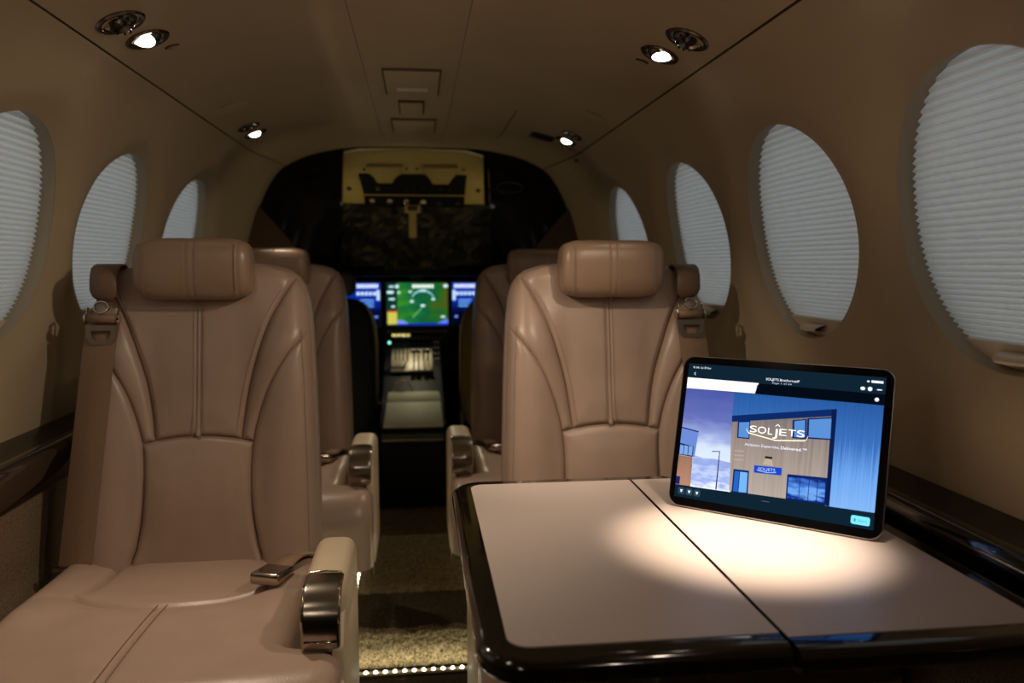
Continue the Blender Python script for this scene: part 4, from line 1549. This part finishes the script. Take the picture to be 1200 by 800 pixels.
# instrument panel
ip = thing('instrument_panel', 'black cockpit instrument panel with glareshield and rows of small knobs', 'panel', (-0.006, 3.74, 0.55))
box('panel_board', (0, 0.02, 0.20), (1.10, 0.03, 0.46), 'black', ip)
box('glareshield', (0, -0.06, 0.455), (1.16, 0.22, 0.07), 'black', ip, 0.02)
kb = None
for row, (z, cnt, pitch, dp) in enumerate(((0.458, 15, 0.019, -0.172), (0.158, 17, 0.017, 0.0), (0.126, 12, 0.02, 0.0))):
    for i in range(cnt):
        x = (i - (cnt - 1) / 2) * pitch
        if kb is None:
            kb = lathe('panel_knob', [(0.0055, 0), (0.005, 0.010), (0.0, 0.011)], 'tongue', ip, 10, Matrix.Rotation(R_(90), 4, 'X'))
            o = kb
        else:
            o = kb.copy()
            COL.objects.link(o)
            o.parent = ip
        o.location = (x, dp, z)
for i, c in enumerate(((240, 225, 130), (240, 225, 130), (230, 220, 140), (200, 190, 110))):
    mk('annunciator', [(-0.118 + 0.022 * i, -0.004, 0.135), (-0.100 + 0.022 * i, -0.004, 0.135), (-0.100 + 0.022 * i, -0.004, 0.146), (-0.118 + 0.022 * i, -0.004, 0.146)], [(0, 1, 2, 3)], em(srgb(*c), 0.9), ip, smooth=False)


def disp_poly(name, pts, col, parent, lay, s=1.0):
    return mk(name, [(x, -0.0165 - 0.0003 * lay, z) for x, z in pts], [tuple(range(len(pts)))], em(srgb(*col), s), parent, smooth=False)


def rect(x0, z0, x1, z1):
    return [(x0, z0), (x1, z0), (x1, z1), (x0, z1)]


def display(name, label, x0, x1):
    z0, z1 = 0.738, 0.938
    t = thing(name, label, 'display', ((x0 + x1) / 2, 3.735, z0), 'cockpit displays')
    hw_ = (x1 - x0) / 2
    box('display_frame', (0, -0.006, (z1 - z0) / 2), (2 * hw_ + 0.02, 0.02, z1 - z0 + 0.02), 'knob', t, 0.004)
    return t, hw_, z1 - z0


t, hw_, H_ = display('map_display', 'central cockpit display with green moving map', -0.147, 0.139)
map_m = gradient('moving_map', [(0.0, (60, 140, 30)), (0.35, (30, 110, 45)), (0.6, (12, 84, 60)), (0.8, (26, 96, 30)), (1.0, (70, 84, 24))], 'X', -0.15, 0.15, noise=1.4, nscale=26)
scm = mk('screen', [(-hw_, -0.0165, 0), (hw_, -0.0165, 0), (hw_, -0.0165, H_), (-hw_, -0.0165, H_)], [(0, 1, 2, 3)], map_m, t, smooth=False)
disp_poly('side_strip', rect(-hw_, 0, -hw_ + 0.05, H_), (8, 50, 40), scm, 1)
disp_poly('side_strip', rect(-hw_ + 0.004, 0.006, -hw_ + 0.048, 0.062), (196, 190, 80), scm, 2)
disp_poly('side_strip', rect(-hw_ + 0.004, 0.062, -hw_ + 0.048, 0.070), (190, 60, 40), scm, 2)
disp_poly('bottom_bar', rect(-hw_ + 0.05, 0, hw_, 0.010), (16, 40, 160), scm, 1)
disp_poly('bottom_bar', [(-hw_ + 0.05, 0.008), (-hw_ + 0.10, 0.008), (-hw_ + 0.08, 0.022), (-hw_ + 0.05, 0.026)], (120, 140, 245), scm, 2)
disp_poly('bottom_bar', [(hw_ - 0.05, 0.008), (hw_, 0.008), (hw_, 0.03), (hw_ - 0.02, 0.024)], (90, 120, 240), scm, 2)
arc_ = []
for i in range(17):
    a = R_(150 - 120 * i / 16)
    arc_.append((0.026 + 0.058 * math.cos(a), 0.100 + 0.060 * math.sin(a)))
for a_, b_ in zip(arc_, arc_[1:]):
    disp_poly('compass_arc', [(a_[0], a_[1]), (b_[0], b_[1]), (b_[0], b_[1] + 0.007), (a_[0], a_[1] + 0.007)], (150, 215, 225), scm, 3)
for xx, zz, ww, hh in ((0.026, 0.088, 0.020, 0.010), (-0.025, 0.108, 0.016, 0.010), (0.075, 0.118, 0.014, 0.010), (0.026, 0.158, 0.030, 0.010), (-0.032, 0.154, 0.014, 0.008), (-0.094, 0.176, 0.016, 0.014),
                       (0.135, 0.178, 0.022, 0.014), (-0.085, 0.150, 0.012, 0.009), (-0.125, 0.150, 0.030, 0.012), (-0.12, 0.178, 0.02, 0.008), (-0.118, 0.120, 0.026, 0.008), (-0.112, 0.085, 0.016, 0.008), (0.120, 0.036, 0.02, 0.008)):
    disp_poly('map_mark', rect(xx - ww / 2, zz, min(hw_, xx + ww / 2), zz + hh), (205, 235, 240), scm, 3)
disp_poly('map_line', [(-0.025, 0.038), (-0.022, 0.036), (0.027, 0.086), (0.025, 0.089)], (120, 200, 110), scm, 3)
for i in range(7):
    disp_poly('heading_digit', rect(-0.022 + 0.0145 * i, 0.176, -0.0105 + 0.0145 * i, 0.192), (230, 240, 225), scm, 4, 1.1)
for nm, lb, x0, x1, sg in (('flight_display', 'blue cockpit flight display on the tableless seat side of the map', -0.466, -0.176, 1),
                           ('flight_display', 'blue cockpit flight display beside the map, half hidden by the sheepskin crew seat', 0.160, 0.448, -1)):
    t, hw_, H_ = display(nm, lb, x0, x1)
    blue_m = gradient('flight_blue', [(0.0, (2, 4, 14)), (0.35, (3, 12, 56)), (0.55, (8, 36, 140)), (1.0, (14, 52, 175))], 'Z', 0.0, 0.2, noise=0.25, nscale=30)
    sc_ = mk('screen', [(-hw_, -0.0165, 0), (hw_, -0.0165, 0), (hw_, -0.0165, H_), (-hw_, -0.0165, H_)], [(0, 1, 2, 3)], blue_m, t, smooth=False)
    for e in (-1, 1):
        ex = e * hw_
        q = lambda d: ex - e * d
        for i in range(8):
            disp_poly('heading_digit', rect(min(q(0.010 + 0.0125 * i), q(0.019 + 0.0125 * i)), 0.176, max(q(0.010 + 0.0125 * i), q(0.019 + 0.0125 * i)), 0.194), (215, 232, 250), sc_, 2, 1.1)
        for i in range(5):
            disp_poly('text_block', rect(min(q(0.018 + 0.019 * i), q(0.032 + 0.019 * i)), 0.142, max(q(0.018 + 0.019 * i), q(0.032 + 0.019 * i)), 0.158), (190, 220, 250), sc_, 2)
        disp_poly('text_block', rect(min(q(0.002), q(0.016)), 0.118, max(q(0.002), q(0.016)), 0.166), (190, 215, 250), sc_, 2)
        for i in range(3):
            disp_poly('text_block', rect(min(q(0.030), q(0.075 + 0.008 * i)), 0.088 + 0.014 * i, max(q(0.030), q(0.075 + 0.008 * i)), 0.094 + 0.014 * i), (110, 170, 240), sc_, 2)
        disp_poly('text_block', rect(min(q(0.012), q(0.026)), 0.036, max(q(0.012), q(0.026)), 0.046), (110, 140, 235), sc_, 2)
        disp_poly('text_block', rect(min(q(0.070), q(0.086)), 0.066, max(q(0.070), q(0.086)), 0.076), (220, 160, 110), sc_, 2)
        disp_poly('black_band', rect(min(q(0.03), q(0.14)), 0.0, max(q(0.03), q(0.14)), 0.062), (2, 4, 10), sc_, 1)

# centre pedestal
ped = thing('centre_pedestal', 'black cockpit pedestal with throttle levers and a pale grey lid', 'pedestal', (-0.020, 3.0, 0.094))
yy0 = 0.0
side = [(0.0, 0.0), (0.0, 0.285), (0.02, 0.302), (0.20, 0.388), (0.24, 0.375), (0.46, 0.47), (0.66, 0.56), (0.70, 0.56), (0.70, 0.0)]
prism('pedestal_body', [(-0.132, y, z) for y, z in side], None, (0.252, 0, 0), 'black', ped, 0.004)
def pl(y, z, dx):
    return (dx, y, z)
lid = prism('lid', [(-0.118, 0.012, 0.300), (0.112, 0.012, 0.300), (0.106, 0.150, 0.367), (-0.110, 0.150, 0.367)], None, (0, -0.006, 0.014), 'grey_cover', ped, 0.003)
prism('lid', [(-0.110, 0.154, 0.369), (0.106, 0.154, 0.369), (0.101, 0.215, 0.398), (-0.105, 0.215, 0.398)], None, (0, -0.006, 0.014), 'grey_cover', ped, 0.003)
box('front_lip', (-0.006, -0.006, 0.258), (0.236, 0.008, 0.010), 'tongue', ped, 0.002, 2)
box('front_lip', (-0.006, -0.004, 0.275), (0.236, 0.004, 0.018), 'knob', ped, 0.001, 2)
for x, y, z in ((-0.128, 0.03, 0.318), (-0.122, 0.16, 0.382), (0.120, 0.03, 0.318), (-0.140, 0.15, 0.375)):
    lathe('rivet', [(0.005, 0), (0.004, 0.004), (0, 0.005)], 'chrome', ped, 10, Matrix.Translation((x, y, z)))
tube('trim_wheel', [(-0.048 + 0.038 * math.cos(math.pi * i / 14), 0.245, 0.405 + 0.045 * math.sin(math.pi * i / 14)) for i in range(15)], 0.0035, 'ivory', ped, 8)
qd = prism('throttle_quadrant', [(-0.100, 0.42, 0.462), (0.080, 0.42, 0.462), (0.080, 0.60, 0.540), (-0.100, 0.60, 0.540)], None, (0, -0.003, 0.008), 'ivory', ped, 0.002)
for x in (-0.082, -0.066, -0.048, -0.030, 0.000, 0.018, 0.042, 0.060):
    lv = tube('lever', [(x, 0.50, 0.49), (x, 0.455 if x > -0.02 else 0.50, 0.545 if x > -0.02 else 0.60)], 0.0034, 'knob', ped, 8)
    lathe('lever_knob', [(0.0, -0.010), (0.008, -0.006), (0.010, 0.0), (0.008, 0.006), (0.0, 0.010)], 'knob', lv, 12, Matrix.Translation((x, 0.452 if x > -0.02 else 0.50, 0.550 if x > -0.02 else 0.604)))
for i in range(3):
    box('red_tab', (-0.012 + 0.018 * i, 0.56, 0.542), (0.011, 0.004, 0.012), mat('red_tab_%d' % i, (0.55, 0.12, 0.06), 0.5, noise=0.1), ped, 0.001, 1)
for i in range(8):
    box('switch_cap', (0.092 + 0.016 * (i % 2), 0.50 + 0.03 * (i // 2), 0.51 + 0.022 * (i // 2)), (0.010, 0.008, 0.010), 'tongue', ped, 0.001, 1)
lathe('green_light', [(0.007, 0), (0.005, 0.004), (0, 0.006)], em((0.25, 1.0, 0.75), 1.6), ped, 12, Matrix.Translation((-0.112, 0.60, 0.575)) @ Matrix.Rotation(R_(60), 4, 'X'))

# crew seats seen from behind
for sg in (-1, 1):
    t = thing('crew_seat', 'dark pilot seat back with sheepskin cover ' + ('behind the blue display on the table side' if sg > 0 else 'across the pedestal from the table side'), 'seat', (sg * 0.358, 3.22, 0.086), 'crew seats')
    b = superell('backrest', (0, 0, 0.50), (0.185, 0.055, 0.30), 0.45, 0.6, 'black', t, 24, 32)
    superell('sheepskin', (0, 0.022 if sg < 0 else -0.012, 0.52), (0.192, 0.058, 0.285), 0.5, 0.6, 'crew_skin', t, 24, 32)
    superell('headrest', (0, 0.01, 0.86), (0.11, 0.04, 0.055), 0.5, 0.6, 'base', t, 20, 24)
    box('seat_pan', (0, 0.26, 0.24), (0.36, 0.44, 0.10), 'base', t, 0.03)
    box('seat_pedestal', (0, 0.22, 0.10), (0.26, 0.32, 0.19), 'base', t, 0.01)

# cockpit flood lamp under the glareshield and hidden lamps added to brighten the headliner
fd = thing('flood_lamp', 'small warm flood lamp under the cockpit glareshield', 'lamp', (-0.01, 3.66, 0.955))
box('lamp_housing', (0, 0, 0.008), (0.06, 0.02, 0.012), 'base', fd, 0.003)
ld = bpy.data.lights.new('flood', 'SPOT')
ld.energy = 5.0
ld.color = (1.0, 0.88, 0.55)
ld.spot_size = R_(85)
ld.spot_blend = 0.8
ld.shadow_soft_size = 0.01
lo = bpy.data.objects.new('light_source', ld)
COL.objects.link(lo)
lo.parent = fd
lo.location = (0, -0.04, -0.006)
lo.rotation_euler = (Vector((-0.01, 3.15, 0.45)) - Vector((-0.01, 3.62, 0.95))).to_track_quat('-Z', 'Y').to_euler()
for sg in (-1, 1):
    pos = Vector((sg * 0.40, 3.02, 1.08))
    t = thing('headliner_fill_lamp', 'unseen warm lamp added to light the headliner ' + ('on the vent grille side' if sg > 0 else 'on the side without a vent grille'), 'lamp', pos, 'headliner fill lamps')
    d = (Vector((-0.014 + sg * 0.05, 3.10, 1.30)) - pos).normalized()
    lathe('lamp_housing', [(0.0, -0.03), (0.012, -0.028), (0.014, 0.0), (0.010, 0.004)], 'base', t, 14, basis(d).to_4x4())
    lathe('lamp_stalk', [(0.005, 0.03), (0.005, 0.27)], 'base', t, 10, basis((sg, 0, 0)).to_4x4())
    ld = bpy.data.lights.new('headliner_fill_light', 'SPOT')
    ld.energy = 0.6
    ld.color = (1.0, 0.80, 0.38)
    ld.spot_size = R_(95)
    ld.spot_blend = 0.8
    ld.shadow_soft_size = 0.012
    lo = bpy.data.objects.new('light_source', ld)
    COL.objects.link(lo)
    lo.parent = t
    lo.location = d * 0.012
    lo.rotation_euler = d.to_track_quat('-Z', 'Y').to_euler()
